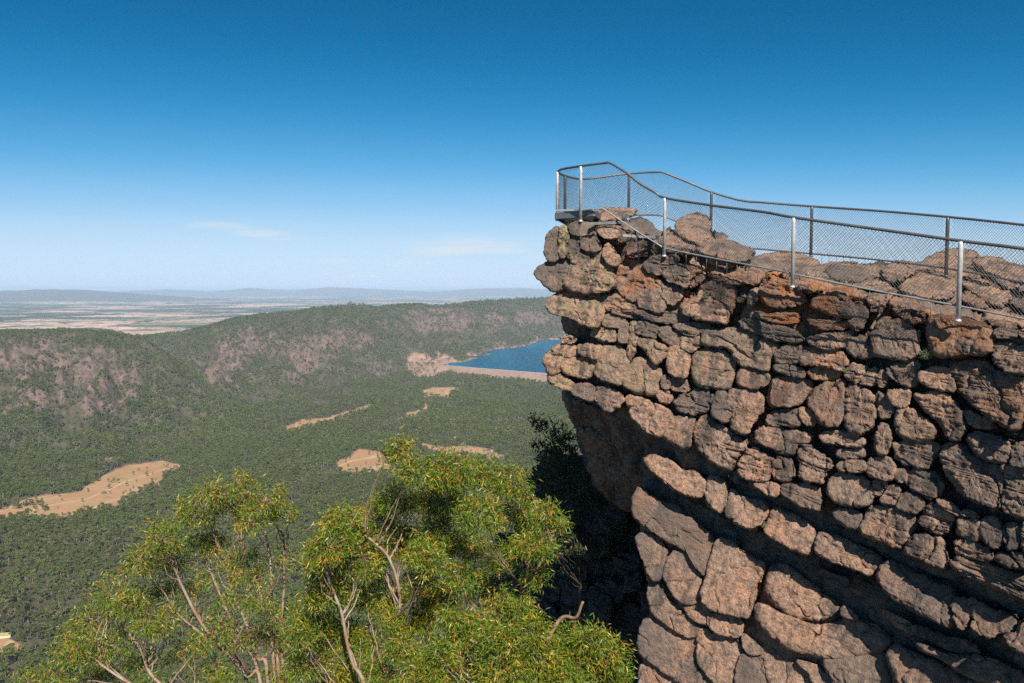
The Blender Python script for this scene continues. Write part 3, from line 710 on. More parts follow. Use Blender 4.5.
# ------------------------------------------------------------------ the cliff
BLK = {  # block outlines, in six-fold enlarged coordinates of the crop whose corner is given
'A': ((530, 210), [
  [(100,170),(140,110),(185,98),(190,200),(180,290),(130,305),(95,285),(105,230)], [(185,105),(222,95),(225,200),(205,280),(180,285)],
  [(230,92),(330,60),(372,90),(375,140),(340,150),(240,140)], [(220,150),(300,135),(310,250),(220,262)], [(305,140),(378,140),(420,190),(430,240),(312,255)],
  [(25,380),(60,340),(130,300),(200,275),(260,290),(270,350),(240,420),(190,475),(140,485),(100,450)],
  [(205,272),(300,258),(430,240),(470,330),(505,400),(510,465),(430,492),(330,495),(200,455),(250,380),(262,290)],
  [(470,335),(540,345),(592,380),(525,405),(515,470),(485,430)], [(525,402),(600,380),(690,325),(705,380),(690,450),(640,562),(580,540),(528,480)],
  [(690,400),(740,395),(800,430),(795,485),(720,480),(690,455)], [(690,470),(790,490),(815,590),(790,622),(690,597),(640,562)],
  [(700,300),(770,278),(885,285),(880,315),(820,335),(800,395),(720,380),(690,340)], [(815,350),(925,310),(962,400),(950,472),(870,432),(815,422)],
  [(800,470),(870,430),(922,470),(900,540),(860,572),(810,540)],
  [(95,565),(150,505),(290,530),(410,545),(455,600),(440,650),(390,705),(330,690),(270,655),(160,632),(115,618)],
  [(430,240),(480,200),(520,260),(530,330),(480,330)], [(410,110),(500,100),(540,150),(500,170),(430,160)],
  [(430,520),(500,500),(560,560),(640,590),(760,640),(700,660),(560,640),(450,590)],
  [(600,600),(760,640),(830,600),(960,650),(940,680),(760,680)]]),
'D': ((530, 310), [
  [(440,45),(490,10),(580,60),(592,100),(530,105),(420,88)], [(530,110),(595,95),(607,150),(580,202),(530,182)], [(400,110),(520,120),(530,192),(440,182),(365,140)],
  [(180,172),(260,165),(280,185),(250,200),(190,197)], [(85,285),(140,225),(290,205),(300,262),(190,310),(195,375),(120,378),(95,330)],
  [(190,312),(260,280),(350,285),(412,312),(380,372),(350,417),(210,387)], [(285,205),(400,215),(437,230),(410,302),(350,282),(300,265)],
  [(437,225),(570,210),(588,330),(552,432),(530,452),(375,402),(385,362),(417,290)], [(105,405),(150,380),(272,437),(250,497),(140,452)],
  [(270,440),(392,450),(380,557),(310,532),(250,502)], [(395,470),(430,455),(567,510),(572,547),(500,612),(390,562)],
  [(645,78),(690,60),(792,105),(760,152),(740,172),(630,132)], [(640,165),(690,175),(812,215),(832,250),(770,327),(740,312),(700,240),(650,212)],
  [(558,402),(620,300),(690,297),(792,340),(787,482),(740,517),(600,472),(560,452)], [(775,112),(810,98),(922,150),(947,190),(900,217),(830,207),(780,152)],
  [(870,92),(930,80),(1024,115),(1014,150),(950,162),(870,112)], [(840,225),(930,190),(972,200),(947,402),(900,402),(830,382),(825,290)],
  [(845,405),(940,420),(972,492),(930,492),(850,482)], [(765,502),(810,475),(862,520),(830,572),(780,547)], [(800,402),(842,405),(842,475),(790,472)],
  [(865,532),(960,495),(1084,491),(1121,541),(1074,613),(964,633),(870,592)], [(612,60),(640,70),(650,160),(640,210),(610,300),(590,320),(590,210)]]),
'G': ((560, 400), [
  [(395,-20),(460,-22),(620,40),(677,95),(650,142),(605,227),(500,172),(420,97)], [(690,95),(827,100),(785,190),(775,282),(730,282),(625,227),(640,160)]]),
'B': ((690, 240), [
  [(60,270),(180,240),(262,245),(272,340),(235,497),(150,492),(-40,447),(-60,400),(40,350)],
  [(65,570),(130,530),(300,522),(430,590),(547,640),(482,700),(472,797),(340,782),(280,730),(250,640),(80,627)],
  [(430,290),(470,245),(560,270),(660,300),(702,350),(690,392),(560,407),(450,397),(420,330)], [(350,332),(400,288),(422,300),(380,402),(350,382)],
  [(370,420),(520,455),(640,440),(662,492),(600,502),(450,492)], [(290,490),(350,478),(450,500),(550,510),(692,590),(640,622),(540,612),(400,562),(320,532)],
  [(718,382),(760,340),(860,302),(930,340),(1002,420),(1002,462),(850,452),(780,422),(728,412)], [(690,480),(780,490),(880,478),(972,490),(972,522),(880,542),(760,522)],
  [(690,592),(800,570),(930,560),(1008,528),(962,622),(860,662),(750,642)], [(-60,500),(50,505),(140,510),(60,560),(-40,560)], [(-40,570),(60,575),(75,625),(20,680),(-60,650)]]),
'E': ((690, 340), [
  [(510,90),(570,40),(672,25),(662,132),(600,142),(515,142)], [(672,40),(830,40),(922,60),(952,150),(900,202),(860,152),(700,152),(667,132)], [(510,145),(620,145),(692,180),(692,237),(600,217),(508,182)],
  [(700,170),(860,165),(932,205),(850,237),(720,237)], [(15,100),(70,50),(180,60),(267,110),(287,170),(250,282),(190,292),(50,287),(18,200)],
  [(300,170),(390,180),(472,210),(482,232),(430,292),(310,282),(288,230)], [(213,350),(240,303),(390,293),(442,330),(447,432),(400,482),(350,597),(228,522),(260,432),(220,382)],
  [(150,320),(217,303),(222,370),(252,440),(215,512),(130,452),(128,410)], [(473,280),(510,218),(640,230),(752,260),(690,330),(660,392),(550,407),(478,392)],
  [(708,330),(730,290),(922,238),(937,300),(932,522),(800,517),(770,452),(712,392)], [(470,460),(540,413),(652,410),(682,512),(580,517),(450,512)], [(655,420),(700,400),(760,460),(750,510),(690,515)]]),
'F': ((854, 370), [
  [(-48,100),(20,85),(105,135),(132,210),(132,300),(60,382),(-10,372),(-46,330)], [(620,60),(590,-20),(700,-60),(790,-55),(860,30),(1000,40),(1080,150),(1017,270),(990,357),(940,357),(840,302),(720,222),(640,132)],
  [(200,120),(342,115),(337,170),(330,222),(230,222),(208,170)], [(128,130),(190,150),(252,235),(200,302),(150,292)], [(358,150),(440,128),(530,130),(600,170),(642,230),(662,300),(672,370),(620,422),(560,402),(500,302),(400,212)],
  [(243,290),(260,228),(330,230),(440,290),(502,350),(497,412),(330,422),(258,392)], [(138,350),(165,308),(212,340),(222,420),(205,517),(145,512),(128,430)],
  [(233,480),(250,438),(400,413),(470,420),(532,455),(490,522),(470,592),(380,597),(270,542)], [(688,380),(750,368),(890,400),(947,450),(917,552),(860,552),(770,522),(690,442)], [(960,440),(1050,440),(1090,590),(960,582),(920,542)],
  [(1000,40),(1090,30),(1120,250),(1030,260)], [(640,240),(720,250),(850,330),(850,350),(700,330)], [(160,-20),(200,20),(190,110),(150,110),(130,60)]]),
'H': ((690, 430), [
  [(400,20),(440,-22),(600,-17),(747,40),(700,82),(640,92),(620,162),(500,112),(398,62)], [(13,40),(50,-82),(110,-97),(190,-22),(347,70),(340,112),(270,182),(240,252),(130,202),(60,132)],
  [(778,20),(880,3),(1055,40),(1060,100),(870,92),(788,62)], [(880,120),(1050,110),(1064,165),(895,167)], [(880,200),(1050,180),(1066,250),(900,252)],
  [(288,210),(350,108),(380,100),(500,140),(505,200),(490,300),(380,312),(288,262)], [(505,150),(622,170),(632,282),(600,302),(495,300)], [(380,312),(542,320),(527,397),(480,392),(400,342)], [(648,180),(660,108),(700,100),(820,150),(867,200),(830,262),(790,337),(658,292)],
  [(545,330),(640,330),(782,345),(797,400),(770,492),(690,462),(548,392)], [(833,320),(870,248),(1000,270),(1092,300),(1112,390),(1090,442),(960,465),(838,392)], [(858,480),(950,478),(1032,490),(1042,590),(960,592),(868,522)],
  [(660,90),(730,85),(745,130),(700,100)]]),
'I': ((854, 460), [
  [(543,0),(538,-60),(570,-107),(640,-92),(710,-30),(882,25),(912,100),(892,200),(880,312),(720,262),(640,192),(588,80)], [(887,40),(960,40),(1060,60),(1090,350),(940,332),(887,292),(892,200),(917,110)],
  [(68,0),(200,-22),(247,20),(242,90),(200,132),(70,82)], [(245,60),(350,53),(522,90),(522,212),(470,247),(400,202),(300,152),(240,122)], [(110,120),(190,130),(202,150),(150,222),(118,202)],
  [(163,230),(200,153),(277,160),(287,200),(245,272),(178,262)], [(253,270),(290,193),(390,210),(432,260),(370,327),(300,312)], [(53,330),(100,268),(230,285),(367,340),(362,390),(290,532),(200,512),(20,432)],
  [(383,390),(430,270),(480,263),(560,310),(617,360),(550,467),(450,432)], [(300,520),(370,433),(530,470),(577,600),(550,652),(450,622),(308,562)], [(490,247),(530,233),(632,300),(637,340),(590,322)],
  [(613,420),(630,348),(760,360),(772,410),(745,502),(640,452)], [(773,430),(780,343),(880,350),(917,460),(860,537),(790,502)], [(903,440),(898,375),(1000,390),(1012,460),(990,547),(910,532)],
  [(598,500),(640,468),(852,545),(820,612),(740,602),(618,562)], [(588,622),(640,583),(850,640),(1070,720),(1090,870),(900,792),(720,722),(600,652)], [(860,570),(910,553),(1060,580),(1090,670),(920,632),(860,612)], [(1015,380),(1060,380),(1090,560),(1012,542)], [(650,300),(740,320),(760,350),(650,340)]]),
'C': ((854, 270), [
  [(108,370),(160,288),(230,290),(340,330),(370,365),(417,390),(390,432),(402,500),(300,547),(200,532),(130,512),(118,440)], [(0,402),(60,400),(110,450),(130,522),(0,532),(-60,460)],
  [(438,290),(500,263),(620,290),(760,320),(832,370),(842,450),(810,502),(720,512),(540,522),(480,502),(448,400)], [(850,430),(920,403),(1030,400),(1110,520),(1080,622),(930,622),(860,562),(828,490)], [(838,370),(900,353),(990,370),(980,402),(860,407)],
  [(0,560),(80,590),(170,600),(140,690),(0,690),(-70,620)], [(190,600),(280,560),(390,530),(397,600),(380,692),(320,707),(228,672)], [(378,640),(430,590),(570,580),(622,660),(610,732),(550,722),(440,702)],
  [(990,360),(1090,380),(1110,420),(1000,400)], [(0,200),(60,200),(80,290),(40,370),(-40,340)]]),
}
COURSE = {  # the stepped-back course below the first ledge
'G': ((560, 400), [[(503,345),(560,333),(680,370),(740,420),(800,420),(887,475),(862,602),(780,582),(620,502),(520,402)]]),
'H': ((690, 430), [[(108,280),(170,278),(225,330),(232,400),(200,512),(90,442)], [(225,335),(340,400),(440,430),(487,470),(400,622),(200,512),(235,410)]]),
'J': ((740, 500), [[(188,55),(230,48),(430,150),(457,190),(420,332),(350,312),(130,202),(170,120)], [(443,240),(480,193),(560,200),(770,300),(862,350),(840,402),(780,467),(640,402),(448,332)]]),
'L': ((854, 550), [[(123,155),(180,68),(240,70),(420,160),(602,230),(602,290),(570,340),(607,420),(600,467),(430,402),(250,292),(180,252)], [(602,288),(702,288),(712,380),(665,487),(610,462),(605,402),(580,340)],
   [(690,288),(760,310),(870,370),(992,390),(970,492),(870,502),(830,542),(770,527),(690,472),(717,380)], [(868,520),(980,500),(1000,430),(1060,420),(1110,660),(1000,622)]]),
}
BUTT = {  # the smoother buttress at the bottom
'J': ((740, 500), [[(480,410),(560,450),(672,480),(610,537),(500,462)]]),
'L': ((854, 550), [[(168,360),(200,368),(300,440),(420,470),(550,520),(690,543),(782,620),(700,642),(560,602),(450,542),(290,472),(190,402)]]),
'N': ((854, 570), [[(368,430),(450,470),(620,520),(780,518),(900,560),(992,590),(1100,690),(900,720),(640,612),(500,522),(400,472)], [(188,490),(260,438),(330,480),(500,550),(640,620),(840,730),(700,800),(300,800),(230,642)], [(660,640),(860,720),(1050,760),(1060,860),(760,860)]]),
'K': ((620, 480), [[(70,165),(98,50),(130,48),(230,120),(362,165),(372,210),(442,250),(577,343),(545,482),(500,602),(440,482),(390,412),(230,332),(95,240)], [(85,318),(220,330),(292,430),(260,482),(250,602),(190,600),(130,472)],
   [(258,562),(300,448),(390,418),(440,482),(502,602),(490,702),(470,742),(360,742),(268,602)], [(568,400),(600,343),(680,370),(720,430),(877,510),(850,582),(820,682),(780,822),(700,817),(560,792),(478,722),(510,592)]]),
'O': ((620, 570), [[(165,90),(200,48),(257,60),(267,180),(330,210),(390,280),(482,340),(440,422),(330,362),(220,282),(170,190)], [(370,180),(480,180),(547,255),(530,332),(415,292)], [(540,260),(610,270),(742,285),(727,412),(590,382),(528,332)],
   [(458,430),(480,340),(590,388),(722,420),(742,522),(700,582),(690,722),(600,712),(478,582)], [(105,482),(133,288),(230,338),(330,408),(402,480),(472,590),(620,720),(420,722),(300,632),(148,532)], [(108,760),(118,558),(200,588),(330,658),(420,740),(400,820),(150,820)],
   [(700,582),(740,500),(852,520),(890,722),(690,752)], [(738,380),(790,418),(862,480),(850,512),(760,502),(733,432)]]),
'M': ((740, 570), [[(138,490),(240,498),(330,538),(442,630),(460,760),(200,760),(148,602)], [(143,110),(170,20),(210,-32),(270,-27),(362,20),(422,90),(552,170),(602,213),(602,272),(480,302),(360,292),(228,232)],
   [(95,188),(200,238),(330,288),(470,352),(610,288),(722,290),(902,400),(912,452),(850,492),(640,532),(600,552),(420,512),(280,472),(188,402),(78,272)], [(488,540),(640,530),(832,468),(872,510),(915,692),(880,780),(640,760),(548,652)], [(610,220),(650,228),(722,290),(618,292)], [(330,540),(450,560),(540,650),(600,760),(460,760),(430,640)]]),
}
TOPS = {  # rocks lying behind the near rail
'P': ((520, 140), 3.938, [[(290,285),(340,268),(457,265),(457,297),(400,307),(300,320)], [(408,320),(480,300),(542,350),(545,382),(450,372),(398,347)], [(410,442),(490,420),(512,457),(430,462)],
   [(538,392),(600,345),(682,400),(692,442),(640,452),(560,432)], [(688,402),(750,358),(800,395),(922,430),(927,462),(860,482),(700,442)], [(300,330),(400,340),(420,400),(360,420),(310,390)], [(560,440),(700,440),(740,500),(640,560),(560,500)], [(720,480),(900,500),(960,560),(860,580),(740,540)]]),
'Q': ((764, 170), 3.938, [[(228,392),(300,370),(437,378),(462,427),(330,427)], [(260,428),(400,425),(507,457),(490,477),(330,452)], [(453,382),(520,363),(602,395),(590,402),(520,442),(478,432)],
   [(778,422),(880,430),(962,480),(982,512),(920,542),(780,452)], [(800,352),(900,340),(982,380),(1060,390),(1060,450),(900,412)], [(778,482),(840,468),(902,510),(880,542),(788,522)], [(948,460),(1060,470),(1070,570),(960,522)],
   [(400,480),(490,480),(480,560),(410,560)], [(490,490),(600,510),(640,560),(620,600),(500,580)], [(640,540),(740,560),(760,600),(640,590)], [(860,550),(1000,560),(1060,620),(900,620)], [(120,420),(260,440),(360,480),(330,520),(200,480)], [(210,480),(330,510),(380,600),(300,620),(230,560)], [(0,400),(110,410),(200,470),(120,480),(20,440)], [(150,390),(230,400),(250,440),(190,430)], [(870,410),(1060,450),(1060,480),(960,470)]]),
'B': ((690, 240), 6.0235, [[(130,172),(300,148),(462,190),(420,252),(260,237),(120,242)], [(460,200),(600,220),(832,290),(740,322),(640,282),(480,252)], [(-20,110),(90,118),(100,250),(0,300),(-60,230)], [(800,162),(1000,148),(1080,190),(1060,252),(860,242)], [(270,250),(420,250),(430,290),(350,330),(280,400)], [(100,60),(230,120),(300,150),(200,170),(100,120)]]),
}
BOULD = [  # clearly separate boulders on top: (origin, scale, outline, extra depth, label)
 ((520, 140), 3.938, [(603,342),(640,303),(710,283),(757,315),(757,362),(722,422),(680,402),(618,372)], 0.9, 'tall weathered boulder rising against the sky between the first two long-rail posts'),
 ((690, 240), 6.0235, [(20,32),(180,8),(352,40),(392,80),(362,152),(220,132),(100,62)], 1.3, 'long sloping brown boulder right of the tallest boulder on the clifftop'),
 ((690, 240), 6.0235, [(388,100),(440,85),(592,73),(772,120),(782,152),(640,182),(500,162),(378,132)], 2.2, 'flat topped boulder behind the netting at the third near post'),
 ((764, 170), 3.938, [(518,442),(600,388),(692,400),(757,440),(752,492),(690,512),(540,482)], 1.2, 'rounded brown boulder behind the netting left of the nearest post'),
 ((764, 170), 3.938, [(608,362),(680,320),(782,308),(862,340),(862,402),(790,402),(700,382)], 5.5, 'dark jagged boulder farthest back behind the far rail'),
]

def Dwall(px, py):
    yt = 215 + (px - 556) * 0.26
    pc = np.clip(px, 500, 1200)
    d = 18.5 - 0.0150 * (pc - 556)
    dn = py - yt
    return d - 0.0018 * np.clip(dn, 0, 500) + 0.085 * np.clip(-dn, 0, 80)

def chaikin(P, n=2):
    for _ in range(n):
        Q = np.roll(P, -1, 0); P = np.stack([0.78 * P + 0.22 * Q, 0.22 * P + 0.78 * Q], 1).reshape(-1, 2)
    return P
def resample(P, n):
    Q = np.vstack([P, P[:1]]); L = np.concatenate([[0], np.cumsum(np.linalg.norm(np.diff(Q, axis=0), axis=1))])
    t = np.linspace(0, L[-1], n, endpoint=False)
    return np.stack([np.interp(t, L, Q[:, 0]), np.interp(t, L, Q[:, 1])], -1)

def block_mesh(poly, off=0.0, back=0.8, seed=0, rnd=0.2, depth=Dwall, rough=1.0, strata=0.3, grow=0.0, tint=(0, 0, 0), step=1.25, tilt=None, maxn=340, crack=0.5, rscale=1.0, facet=0.055):
    g = np.random.default_rng(seed)
    P = np.array(poly, float)
    if 0.5 * np.sum(P[:, 0] * np.roll(P[:, 1], -1) - np.roll(P[:, 0], -1) * P[:, 1]) < 0: P = P[::-1]
    P = chaikin(P)
    per = np.linalg.norm(P - np.roll(P, 1, 0), axis=1).sum()
    N = int(np.clip(per / step, 36, maxn)); P = resample(P, N)
    area = abs(0.5 * np.sum(P[:, 0] * np.roll(P[:, 1], -1) - np.roll(P[:, 0], -1) * P[:, 1]))
    c = P.mean(0)
    T = np.roll(P, -1, 0) - np.roll(P, 1, 0); T /= np.linalg.norm(T, axis=1)[:, None] + 1e-9
    Nn = np.stack([T[:, 1], -T[:, 0]], -1)
    th = np.arange(N) / N * 2 * np.pi
    j = noise(np.stack([P[:, 0] / 7 + seed, P[:, 1] / 7, np.full(N, seed * 1.7)], -1)) * 0.9 + noise(np.stack([P[:, 0] / 2.5, P[:, 1] / 2.5 + seed, np.full(N, 3.3)], -1)) * 0.5
    P = P + Nn * (grow + j)[:, None]
    inr = np.abs(np.sum((P - c) * Nn, 1)); inr = np.maximum(inr, 0.25 * math.sqrt(area) * 0.5)
    R = rnd * math.sqrt(area)
    D0 = float(depth(c[0], c[1])); m = D0 / F
    K = int(np.clip(0.5 * math.sqrt(area) / step * 1.15, 8, 70))
    s = 1 - (np.linspace(0, 1, K, endpoint=False)) ** 1.25
    px = c[0] + (P[None, :, 0] - c[0]) * s[:, None]; py = c[1] + (P[None, :, 1] - c[1]) * s[:, None]
    x = np.clip((1 - s)[:, None] * inr[None] / R, 0, 1)
    rec = R * m * rscale * (1 - (1 - (1 - x) ** 2.3) ** (1 / 2.3))
    tl = tilt if tilt is not None else (g.uniform(0.0005, 0.0035), g.uniform(-0.005, -0.001))
    base = depth(px, py) + off + tl[0] * (px - c[0]) + tl[1] * (py - c[1])
    fr = at(px, py, base + rec)
    bk = []
    b0 = depth(P[:, 0], P[:, 1]) + off + R * m * rscale
    for (sc_, dd_) in ((0.70, back), (0.86, back * 0.97), (0.93, back * 0.6), (0.97, back * 0.25), (0.995, back * 0.08)):
        bk.append(at(c[0] + (P[:, 0] - c[0]) * sc_, c[1] + (P[:, 1] - c[1]) * sc_, b0 + dd_))
    G = np.concatenate([np.array(bk), fr], 0)
    M = G.shape[0]
    dI = np.roll(G, -1, 1) - np.roll(G, 1, 1); dJ = np.gradient(G, axis=0)
    nr = np.cross(dJ, dI); nr /= np.linalg.norm(nr, axis=-1)[..., None] + 1e-9
    ctr = at(c[0], c[1], D0 + off + 0.5 * (back + R * m))
    if np.mean(np.sum(nr[-K:] * (G[-K:] - ctr), -1)) < 0: nr = -nr
    sz = np.clip(math.sqrt(area) * m / 0.55, 0.35, 1.3)
    W = G + np.array([seed * 0.0, 0, 0])
    d = 0.035 * sz * fbm(W * 1.9 / max(sz, 0.6) + seed * 3.1, 2) + facet * sz * (0.3 - np.abs(noise(W * 1.5 / max(sz, 0.6) + seed * 1.9))) + 0.016 * fbm(W * 7.5 + 5, 3, 0.6) * sz ** 0.5 + 0.009 * noise(W * 30) + 0.018 * (0.3 - np.abs(noise(W * 6 + 9)))
    bd = W[..., 2] + 0.17 * W[..., 0] + 0.03 * noise(W * 3)
    sn = noise(np.stack([W[..., 0] * 0.7 + seed, W[..., 1] * 0.7, bd * 8.5], -1)); sn2 = noise(np.stack([W[..., 0] * 1.1, W[..., 1] * 1.1 + seed, bd * 19], -1))
    d += strata * (0.040 * sn - 0.040 * np.exp(-(sn2 / 0.08) ** 2))
    ck = noise(W * 1.25 + seed * 5.7) + 0.15 * noise(W * 5 + 2)
    d -= crack * 0.06 * np.exp(-(ck / 0.03) ** 2)
    pit = noise(W * 14 + 40); d -= 0.012 * np.clip(pit - 0.22, 0, 1) * 2
    G = G + nr * (d * rough)[..., None]
    V = np.vstack([G.reshape(-1, 3), G[0].mean(0)[None], at(c[0], c[1], depth(c[0], c[1]) + off)[None] * 0 + G[-1].mean(0)[None]])
    jj, ii = np.meshgrid(np.arange(M - 1), np.arange(N), indexing='ij'); i2 = (ii + 1) % N
    q = np.stack([jj * N + ii, (jj + 1) * N + ii, (jj + 1) * N + i2, jj * N + i2], -1).reshape(-1, 4)
    k = np.arange(N); k2 = (k + 1) % N
    t0 = np.stack([np.full(N, M * N), k, k2], -1); t1 = np.stack([np.full(N, M * N + 1), (M - 1) * N + k2, (M - 1) * N + k], -1)
    return V, q, np.concatenate([t0, t1]), np.tile([*tint, 1.0], (len(V), 1)), area, c

cliff = empty('rock_cliff', (4, 15, -8)); tag(cliff, 'high brown sandstone cliff of jointed rounded blocks jutting out under the railing', 'cliff')
PIECES = []
def conv(o, poly, k=6.0235): return [(o[0] + x / k, o[1] + y / k) for x, y in poly]
sd = 100
def tint_for(c, lichen_ok=True):
    g = np.random.default_rng(int(c[0] * 7 + c[1] * 13))
    lich = 0.0
    if c[0] < 600 and c[1] < 385: lich = 0.85
    if abs(c[0] - 600) < 60 and 310 < c[1] < 390: lich = 0.6
    if 690 < c[0] < 790 and 315 < c[1] < 370: lich = 0.6
    if 655 < c[0] < 690 and 335 < c[1] < 380: lich = 0.3
    org = 0.0
    for (ox, oy, orr, oa) in ((652, 280, 16, 1.0), (640, 275, 20, .8), (612, 278, 20, .65), (785, 300, 32, 1.0), (835, 303, 26, .85), (725, 285, 18, .6), (960, 320, 28, .45), (985, 385, 30, .35), (885, 640, 30, .5), (915, 318, 14, .5), (680, 520, 40, .35), (800, 380, 40, .25)):
        if math.hypot(c[0] - ox, c[1] - oy) < orr: org = max(org, oa)
    grey = float(np.clip(g.normal(0.28, 0.38), 0, 0.9))
    if c[1] > 400: grey = min(0.85, grey + 0.1)
    if 860 < c[0] < 920 and 320 < c[1] < 350: grey = .5
    return (lich, org, grey)
for key, (o, L) in BLK.items():
    for poly in L:
        sd += 1; P = conv(o, poly); c = np.mean(P, 0); g = np.random.default_rng(sd)
        off = g.uniform(-0.04, 0.03)
        if key == 'A' and c[0] < 612: off -= 0.25
        tip = key == 'A'
        PIECES.append(block_mesh(P, off, 1.0, sd, 0.07 if tip else g.uniform(0.11, 0.17), strata=float(g.choice([0.25, 0.45, 0.7, 1.0])), tint=tint_for(c), crack=float(g.choice([0.3, 0.7, 1.0])), grow=1.9 if tip else 1.5))
for key, (o, L) in COURSE.items():
    for poly in L:
        sd += 1; P = conv(o, poly); c = np.mean(P, 0); g = np.random.default_rng(sd)
        PIECES.append(block_mesh(P, 0.13 + g.uniform(-0.06, 0.06), 0.9, sd, 0.13, strata=0.3, tint=tint_for(c), crack=0.6, grow=1.2, tilt=(0.005, -0.006)))
for key, (o, L) in BUTT.items():
    for poly in L:
        sd += 1; P = conv(o, poly); c = np.mean(P, 0); g = np.random.default_rng(sd)
        big = key in 'KO'
        PIECES.append(block_mesh(P, (0.38 if big else 0.42) + g.uniform(-0.05, 0.05), 0.9, sd, 0.07 if big else 0.13, strata=0.25, tint=tint_for(c), crack=0.9, rough=0.75, grow=1.6 if big else 1.4, tilt=(0.004, -0.004), rscale=0.75 if big else 1.0))
for key, (o, k, L) in TOPS.items():
    for poly in L:
        sd += 1; P = conv(o, poly, k); c = np.mean(P, 0); g = np.random.default_rng(sd)
        PIECES.append(block_mesh(P, 0.25 + g.uniform(-0.15, 0.15), 1.0, sd, 0.20, strata=1.0, rough=1.5, tint=tint_for(c), grow=0.5, tilt=(0, -0.02)))
# the bedrock behind the blocks
PIECES.append(block_mesh(conv((690, 240), [(280,480),(330,400),(380,330),(430,285),(700,300),(760,350),(1000,410),(1010,530),(860,662),(540,618),(330,540)]), 0.33, 1.0, 899, 0.12, strata=0.9, tint=(0, 0.5, .2), crack=1.0))
PIECES.append(block_mesh(conv((530, 210), [(125,190),(230,90),(380,95),(440,230),(500,340),(580,400),(690,360),(820,420),(1000,470),(1000,640),(760,660),(430,600),(180,590),(170,500),(130,420)]), 0.10, 1.0, 898, 0.08, strata=0.9, tint=(0, 0.2, .2), crack=1.0))
PIECES.append(block_mesh([(636,488),(680,498),(716,535),(766,562),(757,612),(800,650),(880,690),(890,790),(638,790),(642,650),(652,600),(642,560)], 0.53, 1.0, 897, 0.05, strata=0.4, tint=(0, 0.3, .2), crack=1.0, tilt=(0.002, -0.002)))
PIECES.append(block_mesh([(752,610),(768,560),(842,598),(905,640),(1000,690),(1000,790),(760,790)], 0.58, 1.0, 896, 0.05, strata=0.6, tint=(0, 0.3, .2), crack=1.0, tilt=(0.002, -0.002)))
CORE = []
def Dcore(px, py): return Dwall(px, py)
up = [(552,232),(575,222),(610,219),(640,224),(660,232),(690,238),(740,256),(800,264),(870,263),(950,266),(1040,276),(1250,315),(1250,690),(1024,620),(900,575),(800,540),(730,500),(690,480),(650,440),(610,402),(574,388),(559,372),(563,350),(568,338),(562,322),(563,300),(556,270)]
CORE.append(('bedrock', block_mesh(up, 0.46, 5.5, 901, 0.06, depth=lambda x, y: Dwall(x, y) + 0.5 * sstep(4, 14, 215 + (x - 556) * 0.26 - y), strata=1.2, rough=1.6, tint=(0, 0, .5), step=2.4, maxn=520, crack=1.0, tilt=(0, 0))))
lo = [(648,470),(690,488),(800,548),(900,582),(1024,628),(1250,700),(1250,1100),(640,1100),(646,640),(655,600),(655,565),(640,510)]
CORE.append(('bedrock', block_mesh(lo, 0.80, 6.0, 902, 0.05, strata=1.0, rough=1.4, tint=(0, 0, .5), step=2.4, maxn=520, crack=1.0, tilt=(0, 0))))
# undercut face below the tip, turned away from the sun
def Dund(px, py): return 18.3 + (640 - px) * 0.030 + (py - 400) * 0.012
un = [(562,388),(600,398),(650,420),(700,462),(690,500),(655,508),(632,512),(616,504),(598,490),(586,465),(576,430),(567,408)]
CORE.append(('undercut_face', block_mesh(un, 0.0, 3.0, 903, 0.10, depth=Dund, strata=0.7, tint=(0, 0.25, .35), step=1.3, maxn=420, crack=1.2, tilt=(0, 0), rough=1.4, facet=0.14)))
for k, up_ in enumerate(([(566,394),(600,408),(640,430),(655,455),(620,452),(586,430),(571,412)], [(577,424),(612,440),(655,452),(668,482),(640,492),(600,472),(584,452)], [(586,456),(612,464),(645,486),(636,510),(614,504),(597,488)], [(640,430),(690,462),(690,492),(655,480)])):
    CORE.append(('undercut_face', block_mesh(up_, -0.07 - 0.03 * (k % 2), 1.0, 920 + k, 0.07, depth=Dund, strata=0.9, tint=(0, 0.3, .2), step=1.3, crack=1.2, tilt=(0.002 * k, 0.003), rough=1.3, facet=0.16)))
for nm, (V, q, t, a, ar, c) in CORE:
    link(nm, new_mesh(nm, V, [q, t], ROCK, True, {'tint': a}), cliff)
PIECES.sort(key=lambda p: -p[4])
for (V, q, t, a, ar, c) in PIECES[:100]:
    link('rock_block', new_mesh('rock_block', V, [q, t], ROCK, True, {'tint': a}), cliff)
rest = PIECES[100:]; n = 0; vv = []; qq = []; tt = []; aa = []
for (V, q, t, a, ar, c) in rest:
    vv.append(V); qq.append(q + n); tt.append(t + n); aa.append(a); n += len(V)
tag(link('small_rock_blocks', new_mesh('small_rock_blocks', np.vstack(vv), [np.concatenate(qq), np.concatenate(tt)], ROCK, True, {'tint': np.vstack(aa)}), cliff), kind='stuff')
for k, (o, kk, poly, ex, lab) in enumerate(BOULD):
    P = conv(o, poly, kk); c = np.mean(P, 0)
    V, q, t, a, ar, c = block_mesh(P, ex - 0.6, 1.2, 950 + k, 0.28, strata=0.9, tint=(0, 0.1, .3), grow=0.3, tilt=(0, -0.02), depth=lambda x, y: Dwall(x, y))
    tag(link('boulder', new_mesh('boulder', V, [q, t], ROCK, True, {'tint': a})), lab, 'boulder')
print('pieces', len(PIECES), sum(len(p[0]) for p in PIECES))

